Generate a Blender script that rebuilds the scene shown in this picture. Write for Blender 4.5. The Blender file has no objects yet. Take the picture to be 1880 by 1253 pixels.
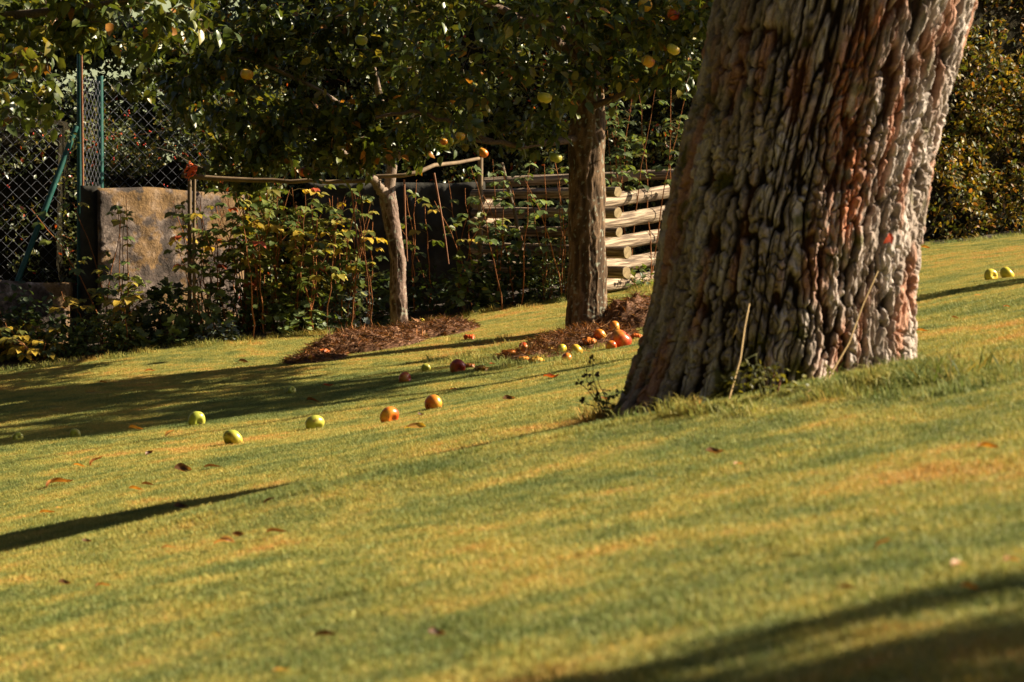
import bpy, math, random
import numpy as np
from mathutils import Vector, Matrix

scene = bpy.context.scene
COL = scene.collection
R = math.radians

# ------------------------------------------------------------------ camera, sky, sun, exposure
FP, CX, CY, ZC = 4700.0, 940.0, 626.5, 0.5        # focal length in photo pixels, centre, camera height
cam = bpy.data.cameras.new('camera')
cam.sensor_width = 36.0
cam.lens = 36.0 * FP / 1880.0
cam.clip_start, cam.clip_end = 0.1, 2000.0
cam.dof.use_dof = True
cam.dof.focus_distance = 15.0
cam.dof.aperture_fstop = 9.0
cam_o = bpy.data.objects.new('camera', cam)
COL.objects.link(cam_o)
cam_o.location = (0, 0, ZC)
cam_o.rotation_euler = (R(90), 0, 0)
scene.camera = cam_o

SUN_EL, SUN_AZ = 33.0, 9.0                       # azimuth counter-clockwise from +X (right of the picture)
w = bpy.data.worlds.new("World")
scene.world = w
w.use_nodes = True
nt = w.node_tree
nt.nodes.clear()
sky = nt.nodes.new('ShaderNodeTexSky')
sky.sky_type = 'NISHITA'
sky.sun_disc = False
sky.sun_elevation = R(SUN_EL)
sky.sun_rotation = R(90 - SUN_AZ)
sky.air_density = 0.4
sky.dust_density = 1.0
bg = nt.nodes.new('ShaderNodeBackground')
bg.inputs['Strength'].default_value = 0.05
wo = nt.nodes.new('ShaderNodeOutputWorld')
nt.links.new(sky.outputs[0], bg.inputs[0])
nt.links.new(bg.outputs[0], wo.inputs[0])

sun = bpy.data.lights.new('sun', 'SUN')
sun.energy = 5.0
sun.angle = R(0.5)
sun.color = (1.0, 0.87, 0.64)
sun_o = bpy.data.objects.new('sun', sun)
COL.objects.link(sun_o)
SV = Vector((math.cos(R(SUN_AZ)) * math.cos(R(SUN_EL)), math.sin(R(SUN_AZ)) * math.cos(R(SUN_EL)), math.sin(R(SUN_EL))))
sun_o.rotation_euler = SV.to_track_quat('Z', 'Y').to_euler()
scene.view_settings.view_transform = 'Standard'
scene.view_settings.look = 'None'
scene.view_settings.exposure = 1.42
scene.view_settings.gamma = 1.0
scene.cycles.max_bounces = 6
scene.cycles.transparent_max_bounces = 8

# ------------------------------------------------------------------ numeric helpers
rng = np.random.default_rng(7)


def _fade(t):
    return t * t * t * (t * (t * 6 - 15) + 10)


_perm = np.random.default_rng(3).permutation(256)
_perm = np.concatenate([_perm, _perm, _perm])
_g3 = np.random.default_rng(4).normal(size=(256, 3))
_g3 /= np.linalg.norm(_g3, axis=1)[:, None]


def perlin(p):
    p = np.asarray(p, float)
    i = np.floor(p).astype(int)
    f = p - i
    i &= 255
    u = _fade(f)
    out = 0
    for dx in (0, 1):
        wx = u[..., 0] if dx else 1 - u[..., 0]
        for dy in (0, 1):
            wy = u[..., 1] if dy else 1 - u[..., 1]
            for dz in (0, 1):
                wz = u[..., 2] if dz else 1 - u[..., 2]
                h = _perm[_perm[_perm[(i[..., 0] + dx) & 255] + ((i[..., 1] + dy) & 255)] + ((i[..., 2] + dz) & 255)]
                g = _g3[h]
                d = g[..., 0] * (f[..., 0] - dx) + g[..., 1] * (f[..., 1] - dy) + g[..., 2] * (f[..., 2] - dz)
                out = out + wx * wy * wz * d
    return out * 1.6


def fbm(p, oct=4):
    a, s, o = 1.0, 0.0, 0.0
    p = np.asarray(p, float)
    for k in range(oct):
        s = s + a * perlin(p + 17.3 * k)
        o += a
        a *= 0.5
        p = p * 2.03
    return s / o


def smooth(a, b, x):
    t = np.clip((np.asarray(x, float) - a) / (b - a), 0, 1)
    return t * t * (3 - 2 * t)


def norm(v):
    return v / np.maximum(np.linalg.norm(v, axis=-1, keepdims=True), 1e-9)


def P(u, v, D):
    """point seen at photo pixel u, v when it stands D metres away"""
    return np.array([(u - CX) * D / FP, D, ZC - (v - CY) * D / FP])


# ------------------------------------------------------------------ the lie of the land
def _plane(u, D):
    return 507 - 0.187 * (u - 940) + 2209.0 / D


_cp = []
for u in (-600, 0, 470, 940, 1400, 1880, 2400):
    for D in (1.5, 3.0, 4.5, 6.0, 7.5, 9.0):
        _cp.append((u, _plane(u, D), D))
_cp += [(0, 866, 10.5), (0, 765, 13.5), (0, 682, 16.5), (427, 812, 10.6), (577, 785, 11.0), (714, 772, 10.4),
        (795, 749, 10.8), (743, 702, 13.0), (740, 640, 15.5), (733, 610, 17.0), (1078, 603, 15.5), (1140, 636, 14.3),
        (1100, 690, 11.4), (540, 668, 15.3), (300, 715, 14.3), (250, 640, 17.0), (470, 612, 17.2), (700, 590, 18.0),
        (900, 572, 17.4), (1150, 530, 18.2), (1230, 512, 18.6), (1820, 512, 13.5), (1740, 560, 10.8), (1700, 452, 21.0),
        (1880, 434, 21.0), (1400, 485, 19.5), (2400, 370, 21.0), (-500, 740, 17.0), (1500, 560, 13.5),
        (0, 640, 20), (500, 580, 21), (900, 545, 22), (1700, 425, 25), (1000, 520, 26), (200, 600, 26)]
_pts = np.array([P(*c) for c in _cp])
_XY, _Z = _pts[:, :2], _pts[:, 2]


def _tps(r2):
    return np.where(r2 > 1e-12, 0.5 * r2 * np.log(np.maximum(r2, 1e-12)), 0)


_n = len(_Z)
_K = _tps(((_XY[:, None] - _XY[None]) ** 2).sum(-1)) + np.eye(_n) * 0.03
_A = np.zeros((_n + 3, _n + 3))
_A[:_n, :_n] = _K
_A[:_n, _n] = 1
_A[:_n, _n + 1:] = _XY
_A[_n:, :_n] = _A[:_n, _n:].T
_W = np.linalg.solve(_A, np.concatenate([_Z, np.zeros(3)]))


def ground(x, y):
    x = np.asarray(x, float)
    y = np.asarray(y, float)
    xc = np.clip(x, -7, 7)
    yc = np.clip(y, 0, 27)
    q = np.stack([xc, yc], -1)
    out = np.zeros(xc.shape)
    fl = q.reshape(-1, 2)
    res = np.empty(len(fl))
    for s in range(0, len(fl), 20000):
        b = fl[s:s + 20000]
        res[s:s + 20000] = _tps(((b[:, None] - _XY[None]) ** 2).sum(-1)) @ _W[:_n] + _W[_n] + b @ _W[_n + 1:]
    out = res.reshape(xc.shape)
    # a soft crest running left from the old tree, with a shallow trough behind it
    cy = 6.62 + 0.16 * (xc - 0.4)
    k = smooth(-1.35, -0.3, xc) * (1 - smooth(1.6, 2.6, xc))
    out = out + 0.042 * k * np.exp(-((yc - cy) / 0.38) ** 2) - 0.02 * k * np.exp(-((yc - cy - 0.85) / 0.4) ** 2)
    out = out + 0.012 * perlin(np.stack([xc * 0.9, yc * 0.9, xc * 0], -1)) + 0.004 * perlin(np.stack([xc * 3.1, yc * 3.1, xc * 0], -1))
    out = out + 0.03 * np.maximum(np.hypot(x - xc, y - yc) - 0, 0) * np.sign(x) * (np.abs(x) > 7)
    return out


def gz(x, y):
    return float(ground(np.array([x]), np.array([y]))[0])


_Dm = np.linspace(2.4, 26, 2400)


def G(u, v):
    """point of the lawn seen at photo pixel u, v"""
    xs = (u - CX) * _Dm / FP
    z = ground(xs, _Dm)
    vv = CY - (z - ZC) * FP / _Dm
    k = np.argmax(vv <= v)
    return np.array([xs[k], _Dm[k], z[k]])


# ------------------------------------------------------------------ materials
def mat(name):
    m = bpy.data.materials.new(name)
    m.use_nodes = True
    n = m.node_tree
    return m, n, n.nodes['Principled BSDF'], n.nodes['Material Output']


def nd(n, t, **kw):
    x = n.nodes.new(t)
    for k, v in kw.items():
        if k in x.inputs.keys() if hasattr(x.inputs, 'keys') else False:
            x.inputs[k].default_value = v
        else:
            setattr(x, k, v)
    return x


def noise(n, scale, detail=4, rough=0.55, coord=None, stretch=None):
    t = n.nodes.new('ShaderNodeTexNoise')
    t.inputs['Scale'].default_value = scale
    t.inputs['Detail'].default_value = detail
    t.inputs['Roughness'].default_value = rough
    c = n.nodes.new('ShaderNodeTexCoord') if coord != 'world' else n.nodes.new('ShaderNodeNewGeometry')
    o = c.outputs['Position'] if coord == 'world' else c.outputs['Object']
    if stretch:
        mp = n.nodes.new('ShaderNodeMapping')
        mp.inputs['Scale'].default_value = stretch
        n.links.new(o, mp.inputs[0])
        o = mp.outputs[0]
    n.links.new(o, t.inputs['Vector'])
    return t.outputs['Fac']


def ramp(n, fac, stops):
    r = n.nodes.new('ShaderNodeValToRGB')
    e = r.color_ramp.elements
    while len(e) > 1:
        e.remove(e[-1])
    e[0].position = stops[0][0]
    e[0].color = (*stops[0][1], 1)
    for p, c in stops[1:]:
        x = e.new(p)
        x.color = (*c, 1)
    n.links.new(fac, r.inputs[0])
    return r.outputs[0]


def mix(n, fac, a, b, mode='MIX'):
    m = n.nodes.new('ShaderNodeMix')
    m.data_type = 'RGBA'
    m.blend_type = mode
    for sock, v in ((m.inputs[0], fac), (m.inputs[6], a), (m.inputs[7], b)):
        if isinstance(v, (int, float)):
            sock.default_value = v
        elif isinstance(v, tuple):
            sock.default_value = (*v, 1) if len(v) == 3 else v
        else:
            n.links.new(v, sock)
    return m.outputs[2]


def bump(n, bsdf, h, strength=0.5, dist=0.01):
    b = n.nodes.new('ShaderNodeBump')
    b.inputs['Strength'].default_value = strength
    b.inputs['Distance'].default_value = dist
    n.links.new(h, b.inputs['Height'])
    n.links.new(b.outputs[0], bsdf.inputs['Normal'])


def attr_mat(name, rough=0.5, transl=0.0, spec=0.5, nscale=60, namt=0.25, bmp=0.0, bscale=80):
    """colour from the mesh's own 'col' attribute, broken up by noise"""
    m, n, b, out = mat(name)
    a = n.nodes.new('ShaderNodeAttribute')
    a.attribute_name = 'col'
    f = noise(n, nscale, 3)
    v = ramp(n, f, [(0.3, (1 - namt,) * 3), (0.7, (1 + namt,) * 3)])
    c = mix(n, 1.0, a.outputs['Color'], v, 'MULTIPLY')
    n.links.new(c, b.inputs['Base Color'])
    b.inputs['Roughness'].default_value = rough
    b.inputs['Specular IOR Level'].default_value = spec
    if bmp:
        bump(n, b, noise(n, bscale, 5), bmp, 0.006)
    if transl:
        t = n.nodes.new('ShaderNodeBsdfTranslucent')
        n.links.new(mix(n, 1.0, c, (1.5, 1.35, 0.5), 'MULTIPLY'), t.inputs['Color'])
        ms = n.nodes.new('ShaderNodeMixShader')
        ms.inputs[0].default_value = transl
        n.links.new(b.outputs[0], ms.inputs[1])
        n.links.new(t.outputs[0], ms.inputs[2])
        n.links.new(ms.outputs[0], out.inputs[0])
    return m


def plain_mat(name, stops, scale=20, rough=0.7, stretch=None, bmp=0.4, spec=0.4, metal=0.0, dist=0.004, detail=6):
    m, n, b, out = mat(name)
    f = noise(n, scale, detail, stretch=stretch)
    n.links.new(ramp(n, f, stops), b.inputs['Base Color'])
    b.inputs['Roughness'].default_value = rough
    b.inputs['Specular IOR Level'].default_value = spec
    b.inputs['Metallic'].default_value = metal
    if bmp:
        bump(n, b, f, bmp, dist)
    return m


M = {}
M['leaf'] = attr_mat('leaf_glossy', 0.36, 0.3, 0.5)
M['leaf_matt'] = attr_mat('leaf_matt', 0.5, 0.35, 0.4)
M['wood'] = attr_mat('twig_bark', 0.85, 0, 0.2, 90, 0.35, 0.6, 120)
M['straw'] = attr_mat('dry_straw', 0.8, 0.1, 0.2, 50, 0.3)


def lawn_color(n):
    """green, dry straw and bare tan patches of one lawn, in world space"""
    big = noise(n, 0.8, 3, 0.6, 'world', (0.6, 0.8, 1))
    mid = noise(n, 5.0, 5, 0.68, 'world', (0.7, 0.8, 1))
    fine = noise(n, 38, 2, 0.5, 'world')
    dry = n.nodes.new('ShaderNodeMath')
    dry.operation = 'MULTIPLY_ADD'
    n.links.new(big, dry.inputs[0])
    dry.inputs[1].default_value = 0.7
    n.links.new(mid, dry.inputs[2])
    d2 = n.nodes.new('ShaderNodeMath')
    d2.operation = 'MULTIPLY_ADD'
    n.links.new(fine, d2.inputs[0])
    d2.inputs[1].default_value = 0.30
    n.links.new(dry.outputs[0], d2.inputs[2])
    return ramp(n, d2.outputs[0], [(0.80, (0.105, 0.145, 0.036)), (0.95, (0.19, 0.20, 0.05)), (1.08, (0.33, 0.27, 0.075)),
                                   (1.0, (0.26, 0.235, 0.06))]) if False else (d2.outputs[0])


def lawn_ramp(n, f, k=1.0):
    mr = n.nodes.new('ShaderNodeMapRange')
    mr.inputs['From Min'].default_value = 0.79
    mr.inputs['From Max'].default_value = 1.225
    n.links.new(f, mr.inputs['Value'])
    S = [(0.0, (0.155, 0.195, 0.060)), (0.30, (0.24, 0.255, 0.072)), (0.54, (0.36, 0.33, 0.084)), (0.76, (0.48, 0.375, 0.095)),
         (0.93, (0.54, 0.33, 0.09))]
    return ramp(n, mr.outputs[0], [(p, tuple(c * k for c in q)) for p, q in S])


m, n, b, out = mat('lawn_soil')
n.links.new(lawn_ramp(n, lawn_color(n), 0.62), b.inputs['Base Color'])
b.inputs['Roughness'].default_value = 0.95
b.inputs['Specular IOR Level'].default_value = 0.1
bump(n, b, noise(n, 90, 5, coord='world'), 0.8, 0.01)
M['lawn'] = m

m, n, b, out = mat('grass_blade')
a = n.nodes.new('ShaderNodeAttribute')
a.attribute_name = 'col'
c = mix(n, 1.0, lawn_ramp(n, lawn_color(n)), a.outputs['Color'], 'MULTIPLY')
n.links.new(c, b.inputs['Base Color'])
b.inputs['Roughness'].default_value = 0.6
b.inputs['Specular IOR Level'].default_value = 0.2
t = n.nodes.new('ShaderNodeBsdfTranslucent')
n.links.new(c, t.inputs['Color'])
ms = n.nodes.new('ShaderNodeMixShader')
ms.inputs[0].default_value = 0.3
n.links.new(b.outputs[0], ms.inputs[1])
n.links.new(t.outputs[0], ms.inputs[2])
n.links.new(ms.outputs[0], out.inputs[0])
M['blade'] = m

M['soil'] = plain_mat('bed_soil', [(0.3, (0.022, 0.015, 0.009)), (0.55, (0.05, 0.033, 0.02)), (0.75, (0.10, 0.07, 0.04))], 14, 0.95, bmp=1.0, dist=0.03)
M['post'] = plain_mat('weathered_post', [(0.3, (0.09, 0.055, 0.028)), (0.7, (0.25, 0.17, 0.095))], 9, 0.8, (1, 1, 0.08), 0.6)
M['green_paint'] = plain_mat('green_fence_paint', [(0.35, (0.010, 0.062, 0.052)), (0.7, (0.02, 0.105, 0.085))], 25, 0.45)
M['galv'] = plain_mat('galvanised_wire', [(0.3, (0.14, 0.145, 0.165)), (0.7, (0.24, 0.245, 0.28))], 60, 0.4, metal=0.3, bmp=0)
M['rust'] = plain_mat('rusty_iron', [(0.3, (0.12, 0.04, 0.015)), (0.7, (0.30, 0.12, 0.05))], 60, 0.8)
M['twine'] = plain_mat('orange_twine', [(0.3, (0.75, 0.10, 0.015)), (0.7, (0.95, 0.18, 0.03))], 60, 0.6, bmp=0)
M['cane'] = plain_mat('red_brown_cane', [(0.3, (0.16, 0.05, 0.018)), (0.7, (0.38, 0.15, 0.05))], 18, 0.6)
M['stalk'] = plain_mat('dry_grass_stalk', [(0.3, (0.42, 0.27, 0.11)), (0.7, (0.58, 0.40, 0.18))], 30, 0.7, bmp=0)
M['core'] = plain_mat('hedge_inner_shade', [(0.3, (0.010, 0.009, 0.005)), (0.7, (0.03, 0.024, 0.014))], 12, 1.0, bmp=1.0, dist=0.05, spec=0.05)  # near-black colour paints the shade inside hedges onto a solid lump
M['stem'] = plain_mat('apple_stem', [(0.3, (0.05, 0.03, 0.015)), (0.7, (0.11, 0.07, 0.03))], 60, 0.8, bmp=0)


# ------------------------------------------------------------------ mesh helpers
class MB:
    """collects vertices, faces of 3 or 4 corners, a colour per vertex and a material index per face"""

    def __init__(s):
        s.v, s.c, s.f, s.m, s.n = [], [], [], [], 0

    def add(s, v, f, col=(1, 1, 1), mi=0):
        v = np.asarray(v, float).reshape(-1, 3)
        f = np.asarray(f, int)
        if f.shape[1] == 3:
            f = np.concatenate([f, -np.ones((len(f), 1), int)], 1)
        fo = np.where(f < 0, -1, f + s.n)
        c = np.broadcast_to(np.asarray(col, float), (len(v), 3))
        s.v.append(v)
        s.c.append(c)
        s.f.append(fo)
        s.m.append(np.full(len(f), mi, int))
        s.n += len(v)

    def mesh(s, name, mats, smooth_=True):
        v = np.concatenate(s.v)
        f = np.concatenate(s.f)
        c = np.concatenate(s.c)
        mi = np.concatenate(s.m)
        me = bpy.data.meshes.new(name)
        cnt = np.where(f[:, 3] < 0, 3, 4)
        li = f.ravel()
        li = li[li >= 0]
        me.vertices.add(len(v))
        me.vertices.foreach_set('co', v.ravel())
        me.loops.add(len(li))
        me.loops.foreach_set('vertex_index', li)
        me.polygons.add(len(f))
        me.polygons.foreach_set('loop_start', np.concatenate([[0], np.cumsum(cnt)[:-1]]))
        me.polygons.foreach_set('loop_total', cnt)
        me.polygons.foreach_set('material_index', mi)
        me.polygons.foreach_set('use_smooth', np.full(len(f), smooth_))
        at = me.attributes.new('col', 'FLOAT_COLOR', 'POINT')
        at.data.foreach_set('color', np.concatenate([c, np.ones((len(c), 1))], 1).ravel())
        for m_ in (mats if isinstance(mats, (list, tuple)) else [mats]):
            me.materials.append(m_)
        me.update()
        me.validate()
        return me

    def obj(s, name, mats, parent=None, smooth_=True, origin=None):
        """link as one object; origin moves the object's own origin there; under a parent, coordinates stay world ones"""
        if parent is not None:
            origin = parent['_o'] if '_o' in parent.keys() else (0, 0, 0)
        if origin is not None:
            o3 = np.array(origin, float)
            s.v = [v - o3 for v in s.v]
        o = bpy.data.objects.new(name, s.mesh(name, mats, smooth_))
        COL.objects.link(o)
        if parent is not None:
            o.parent = parent
        elif origin is not None:
            o.location = origin
            o['_o'] = tuple(origin)
        return o


def tag(o, label=None, cat=None, group=None, kind=None):
    for k, v in (('label', label), ('category', cat), ('group', group), ('kind', kind)):
        if v:
            o[k] = v
    return o


def thing(name, loc, label, cat, group=None):
    o = bpy.data.objects.new(name, None)
    COL.objects.link(o)
    o.empty_display_size = 0.1
    o.location = tuple(loc)
    o['_o'] = tuple(float(q) for q in loc)
    return tag(o, label, cat, group)


def tube(mb, pts, rad, seg=8, col=(1, 1, 1), mi=0, cap=True, ref=None):
    pts = np.asarray(pts, float)
    k = len(pts)
    rad = np.broadcast_to(np.asarray(rad, float), (k,))
    t = norm(np.gradient(pts, axis=0))
    if ref is None:
        ref = np.array([0, 0, 1.0]) if abs(t[:, 2]).max() < 0.9 else np.array([0.6, -0.8, 0])
    ref = np.array(ref, float)
    a = norm(np.cross(t, ref))
    b2 = np.cross(t, a)
    th = np.arange(seg) * 2 * np.pi / seg
    ring = a[:, None] * np.cos(th)[None, :, None] + b2[:, None] * np.sin(th)[None, :, None]
    v = (pts[:, None] + ring * rad[:, None, None]).reshape(-1, 3)
    i = np.arange(k - 1)[:, None] * seg
    j = np.arange(seg)[None]
    j2 = (j + 1) % seg
    f = np.stack([i + j, i + j2, i + seg + j2, i + seg + j], -1).reshape(-1, 4)
    c = np.asarray(col, float)
    if c.ndim == 2:
        c = np.repeat(c, seg, 0)
    mb.add(v, f, c, mi)
    if cap:
        for e, o in ((0, 0), (k - 1, (k - 1) * seg)):
            vc = np.concatenate([v[o:o + seg], pts[e:e + 1]])
            fc = np.stack([np.arange(seg), (np.arange(seg) + 1) % seg, np.full(seg, seg)], -1)
            if e == 0:
                fc = fc[:, ::-1]
            mb.add(vc, fc, c[0] if c.ndim == 2 else c, mi)


def curve(p0, p1, sag=0.0, n_=8, wob=0.0, r_=None):
    t = np.linspace(0, 1, n_)[:, None]
    p = np.asarray(p0) * (1 - t) + np.asarray(p1) * t
    p[:, 2] += (4 * sag * t * (1 - t))[:, 0]
    if wob:
        q = (r_ or rng).normal(size=(n_, 3)) * wob
        q[0] = q[-1] = 0
        p = p + q
    return p


def box(mb, lo, hi, col=(1, 1, 1), mi=0):
    lo, hi = np.array(lo), np.array(hi)
    v = np.array([[(lo, hi)[i][0], (lo, hi)[j][1], (lo, hi)[k][2]] for i in (0, 1) for j in (0, 1) for k in (0, 1)])
    mb.add(v, [[0, 1, 3, 2], [4, 6, 7, 5], [0, 4, 5, 1], [2, 3, 7, 6], [0, 2, 6, 4], [1, 5, 7, 3]], col, mi)


# leaf templates: (along, across, up)
OVATE = (np.array([[0, 0, 0], [0.3, 0, -.015], [0.66, 0, -.04], [1, 0, -.16],
                   [0.2, .24, .07], [0.58, .25, .05], [0.2, -.24, .07], [0.58, -.25, .05]]),
         [[0, 1, 4, -1], [1, 2, 5, 4], [2, 3, 5, -1], [0, 6, 1, -1], [1, 6, 7, 2], [2, 7, 3, -1]])
SMALL = (np.array([[0, 0, 0], [0.5, .3, .06], [1, 0, -.05], [0.5, -.3, .06]]), [[0, 2, 1, -1], [0, 3, 2, -1]])
_r = []
for k in range(11):
    a_ = math.pi * (0.12 + 1.76 * k / 10.0)
    rr = 0.56 if k % 2 == 0 else 0.41
    _r.append([0.42 - rr * math.cos(a_) * 1.0, rr * math.sin(a_) * 1.08, 0.10 * (rr / 0.5) ** 2 - 0.05 * (k % 2)])
LOBED = (np.array([[0.36, 0, -0.02]] + _r + [[0.16, 0, 0.0]]),
         [[0, k + 1, k + 2, -1] for k in range(10)] + [[0, 11, 12, -1], [0, 12, 1, -1]])


def leaves(mb, base, d, nrm, L, col, tpl=OVATE, wr=1.0, mi=0):
    base, d, nrm = map(lambda q: np.asarray(q, float), (base, d, nrm))
    d = norm(d)
    s_ = norm(np.cross(nrm, d))
    u_ = np.cross(d, s_)
    T, F = tpl
    L = np.broadcast_to(np.asarray(L, float), (len(base),))[:, None, None]
    v = base[:, None] + L * (T[None, :, 0:1] * d[:, None] + T[None, :, 1:2] * wr * s_[:, None] + T[None, :, 2:3] * u_[:, None])
    F = np.array(F)
    k = len(T)
    off = (np.arange(len(base)) * k)[:, None, None]
    f = np.where(F[None] < 0, -10 ** 9, F[None] + off).reshape(-1, 4)
    f = np.where(f < 0, -1, f)
    mb.add(v.reshape(-1, 3), f, np.repeat(col, k, 0), mi)


def pick(pal, n_, r_=rng, jit=0.18):
    """n colours out of a weighted palette, each varied a little"""
    wts = np.array([p[0] for p in pal], float)
    c = np.array([p[1] for p in pal])[r_.choice(len(pal), n_, p=wts / wts.sum())]
    return c * (1 + r_.normal(size=(n_, 1)) * jit).clip(0.5, 1.6)


PAL_APPLE = [(9, (0.067, 0.093, 0.021)), (5, (0.12, 0.134, 0.029)), (2, (0.035, 0.056, 0.021)), (1.2, (0.239, 0.197, 0.039)), (0.35, (0.398, 0.169, 0.032))]
PAL_HEDGE = [(6, (0.062, 0.08, 0.025)), (3, (0.123, 0.128, 0.043)), (0.8, (0.211, 0.16, 0.046)), (0.25, (0.528, 0.096, 0.03))]
PAL_BEECH = [(5, (0.136, 0.108, 0.022)), (4, (0.216, 0.144, 0.028)), (3, (0.072, 0.08, 0.02)), (2.4, (0.24, 0.104, 0.028)), (1, (0.336, 0.232, 0.048)), (3.5, (0.085, 0.105, 0.022))]
PAL_RASP = [(5, (0.149, 0.172, 0.029)), (4, (0.09, 0.129, 0.029)), (2, (0.299, 0.257, 0.039)), (1, (0.493, 0.343, 0.039)), (0.2, (0.374, 0.072, 0.026))]
PAL_YELL = [(4, (0.437, 0.297, 0.03)), (4, (0.149, 0.154, 0.03)), (2, (0.345, 0.275, 0.04)), (1, (0.069, 0.099, 0.02)), (0.4, (0.345, 0.132, 0.03))]
PAL_HERB = [(5, (0.091, 0.131, 0.036)), (4, (0.149, 0.192, 0.057)), (1.5, (0.058, 0.076, 0.028)), (0.6, (0.248, 0.245, 0.071))]
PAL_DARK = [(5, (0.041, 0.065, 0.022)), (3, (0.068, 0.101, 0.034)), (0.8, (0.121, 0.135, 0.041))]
PAL_MALLOW = [(5, (0.155, 0.208, 0.078)), (3, (0.233, 0.283, 0.113)), (2, (0.078, 0.111, 0.043)), (0.5, (0.389, 0.297, 0.071))]
PAL_BLUE = [(5, (0.17, 0.21, 0.20)), (3, (0.26, 0.30, 0.30)), (2, (0.09, 0.12, 0.09))]

# ------------------------------------------------------------------ the ground
xs = np.unique(np.concatenate([np.linspace(-400, -60, 8), np.linspace(-60, -7, 20), np.linspace(-7, 7, 190), np.linspace(7, 60, 20), np.linspace(60, 400, 8)]))
ys = np.unique(np.concatenate([np.linspace(-200, -5, 12), np.linspace(-5, 1.5, 12), np.linspace(1.5, 27, 340), np.linspace(27, 90, 20), np.linspace(90, 600, 12)]))
gx, gy = np.meshgrid(xs, ys)
gzv = ground(gx, gy)
mb = MB()
nx, ny = len(xs), len(ys)
i = (np.arange(ny - 1)[:, None] * nx + np.arange(nx - 1)[None])
mb.add(np.stack([gx, gy, gzv], -1), np.stack([i, i + 1, i + nx + 1, i + nx], -1).reshape(-1, 4))
tag(mb.obj('lawn', M['lawn']), 'mown lawn of green and straw-coloured grass sloping down to the left', 'lawn', kind='structure')

# the bed behind the lawn: its near edge in photo pixels
EDGE = [(-700, 17.0, 760), (-300, 16.7, 722), (0, 16.5, 684), (120, 16.6, 668), (250, 16.7, 645), (330, 16.8, 632), (470, 16.9, 612),
        (600, 17.2, 600), (700, 17.6, 592), (800, 17.6, 585), (900, 17.5, 572), (1010, 17.7, 555), (1120, 18.4, 528), (1230, 18.9, 508),
        (1330, 19.6, 495), (1500, 20.2, 477), (1700, 20.8, 453), (1900, 21.5, 435), (2500, 23.0, 380)]
ex = np.array([(u - CX) * D / FP for u, D, v in EDGE])
ey = np.array([D for u, D, v in EDGE])


def edge_y(x):
    return np.interp(x, ex, ey)


mb = MB()
bx_ = np.linspace(-7, 7, 140)
rows = np.concatenate([np.linspace(0, 1, 12), [1.6, 2.4, 4, 7]])
bxx = np.repeat(bx_[None], len(rows), 0)
byy = edge_y(bxx) + rows[:, None] + 0.05 * np.sin(bxx * 9.1) + 0.04 * np.sin(bxx * 23)
bzz = ground(bxx, byy) + 0.004 + 0.03 * smooth(0, 0.3, rows)[:, None] + 0.02 * np.abs(fbm(np.stack([bxx * 6, byy * 6, bxx * 0], -1))) * smooth(0, .2, rows)[:, None]
i = (np.arange(len(rows) - 1)[:, None] * 140 + np.arange(139)[None])
mb.add(np.stack([bxx, byy, bzz], -1), np.stack([i, i + 1, i + 141, i + 140], -1).reshape(-1, 4))
tag(mb.obj('bed_soil', M['soil']), 'dark earth of the planted bed behind the lawn', 'soil', kind='structure')


# ------------------------------------------------------------------ grass
def grass_patch(name, size, nbl, hmin, hmax, wid, seed, lean=0.5, dead=0.18):
    r_ = np.random.default_rng(seed)
    base = np.stack([r_.uniform(-size / 2, size / 2, nbl), r_.uniform(-size / 2, size / 2, nbl), np.full(nbl, -0.004)], -1)
    th = r_.uniform(0, 2 * np.pi, nbl)
    side = np.stack([np.cos(th), np.sin(th), 0 * th], -1)
    ph = r_.uniform(0, 2 * np.pi, nbl)
    ln = np.stack([np.cos(ph), np.sin(ph), 0 * ph], -1) * (r_.random((nbl, 1)) * lean + 0.1)
    h = r_.uniform(hmin, hmax, (nbl, 1)) * (0.6 + 0.4 * r_.random((nbl, 1)))
    w_ = wid * (0.6 + 0.8 * r_.random((nbl, 1)))
    up = np.array([0, 0, 1.0])
    v = np.stack([base - side * w_ * .5, base + side * w_ * .5,
                  base + up * h * .55 + ln * h * .35 + side * w_ * .42, base + up * h * .55 + ln * h * .35 - side * w_ * .42,
                  base + up * h * (1 - 0.3 * lean) + ln * h * 1.1], 1)
    k = (np.arange(nbl) * 5)[:, None]
    f = np.concatenate([np.concatenate([k, k + 1, k + 2, k + 3], 1), np.concatenate([k + 3, k + 2, k + 4, -np.ones_like(k)], 1)])
    c = np.ones((nbl, 3)) * (0.86 + 0.3 * r_.random((nbl, 1)))
    dd = r_.random(nbl) < dead
    c[dd] *= np.array([1.4, 1.2, 1.15])
    g2 = r_.random(nbl) < 0.3
    c[g2] *= np.array([0.85, 0.98, 0.9])
    mb = MB()
    mb.v.append(v.reshape(-1, 3))
    mb.c.append(np.repeat(c, 5, 0))
    mb.f.append(f)
    mb.m.append(np.zeros(len(f), int))
    mb.n = nbl * 5
    return bpy.data.objects.new(name, mb.mesh(name, M['blade']))


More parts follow.
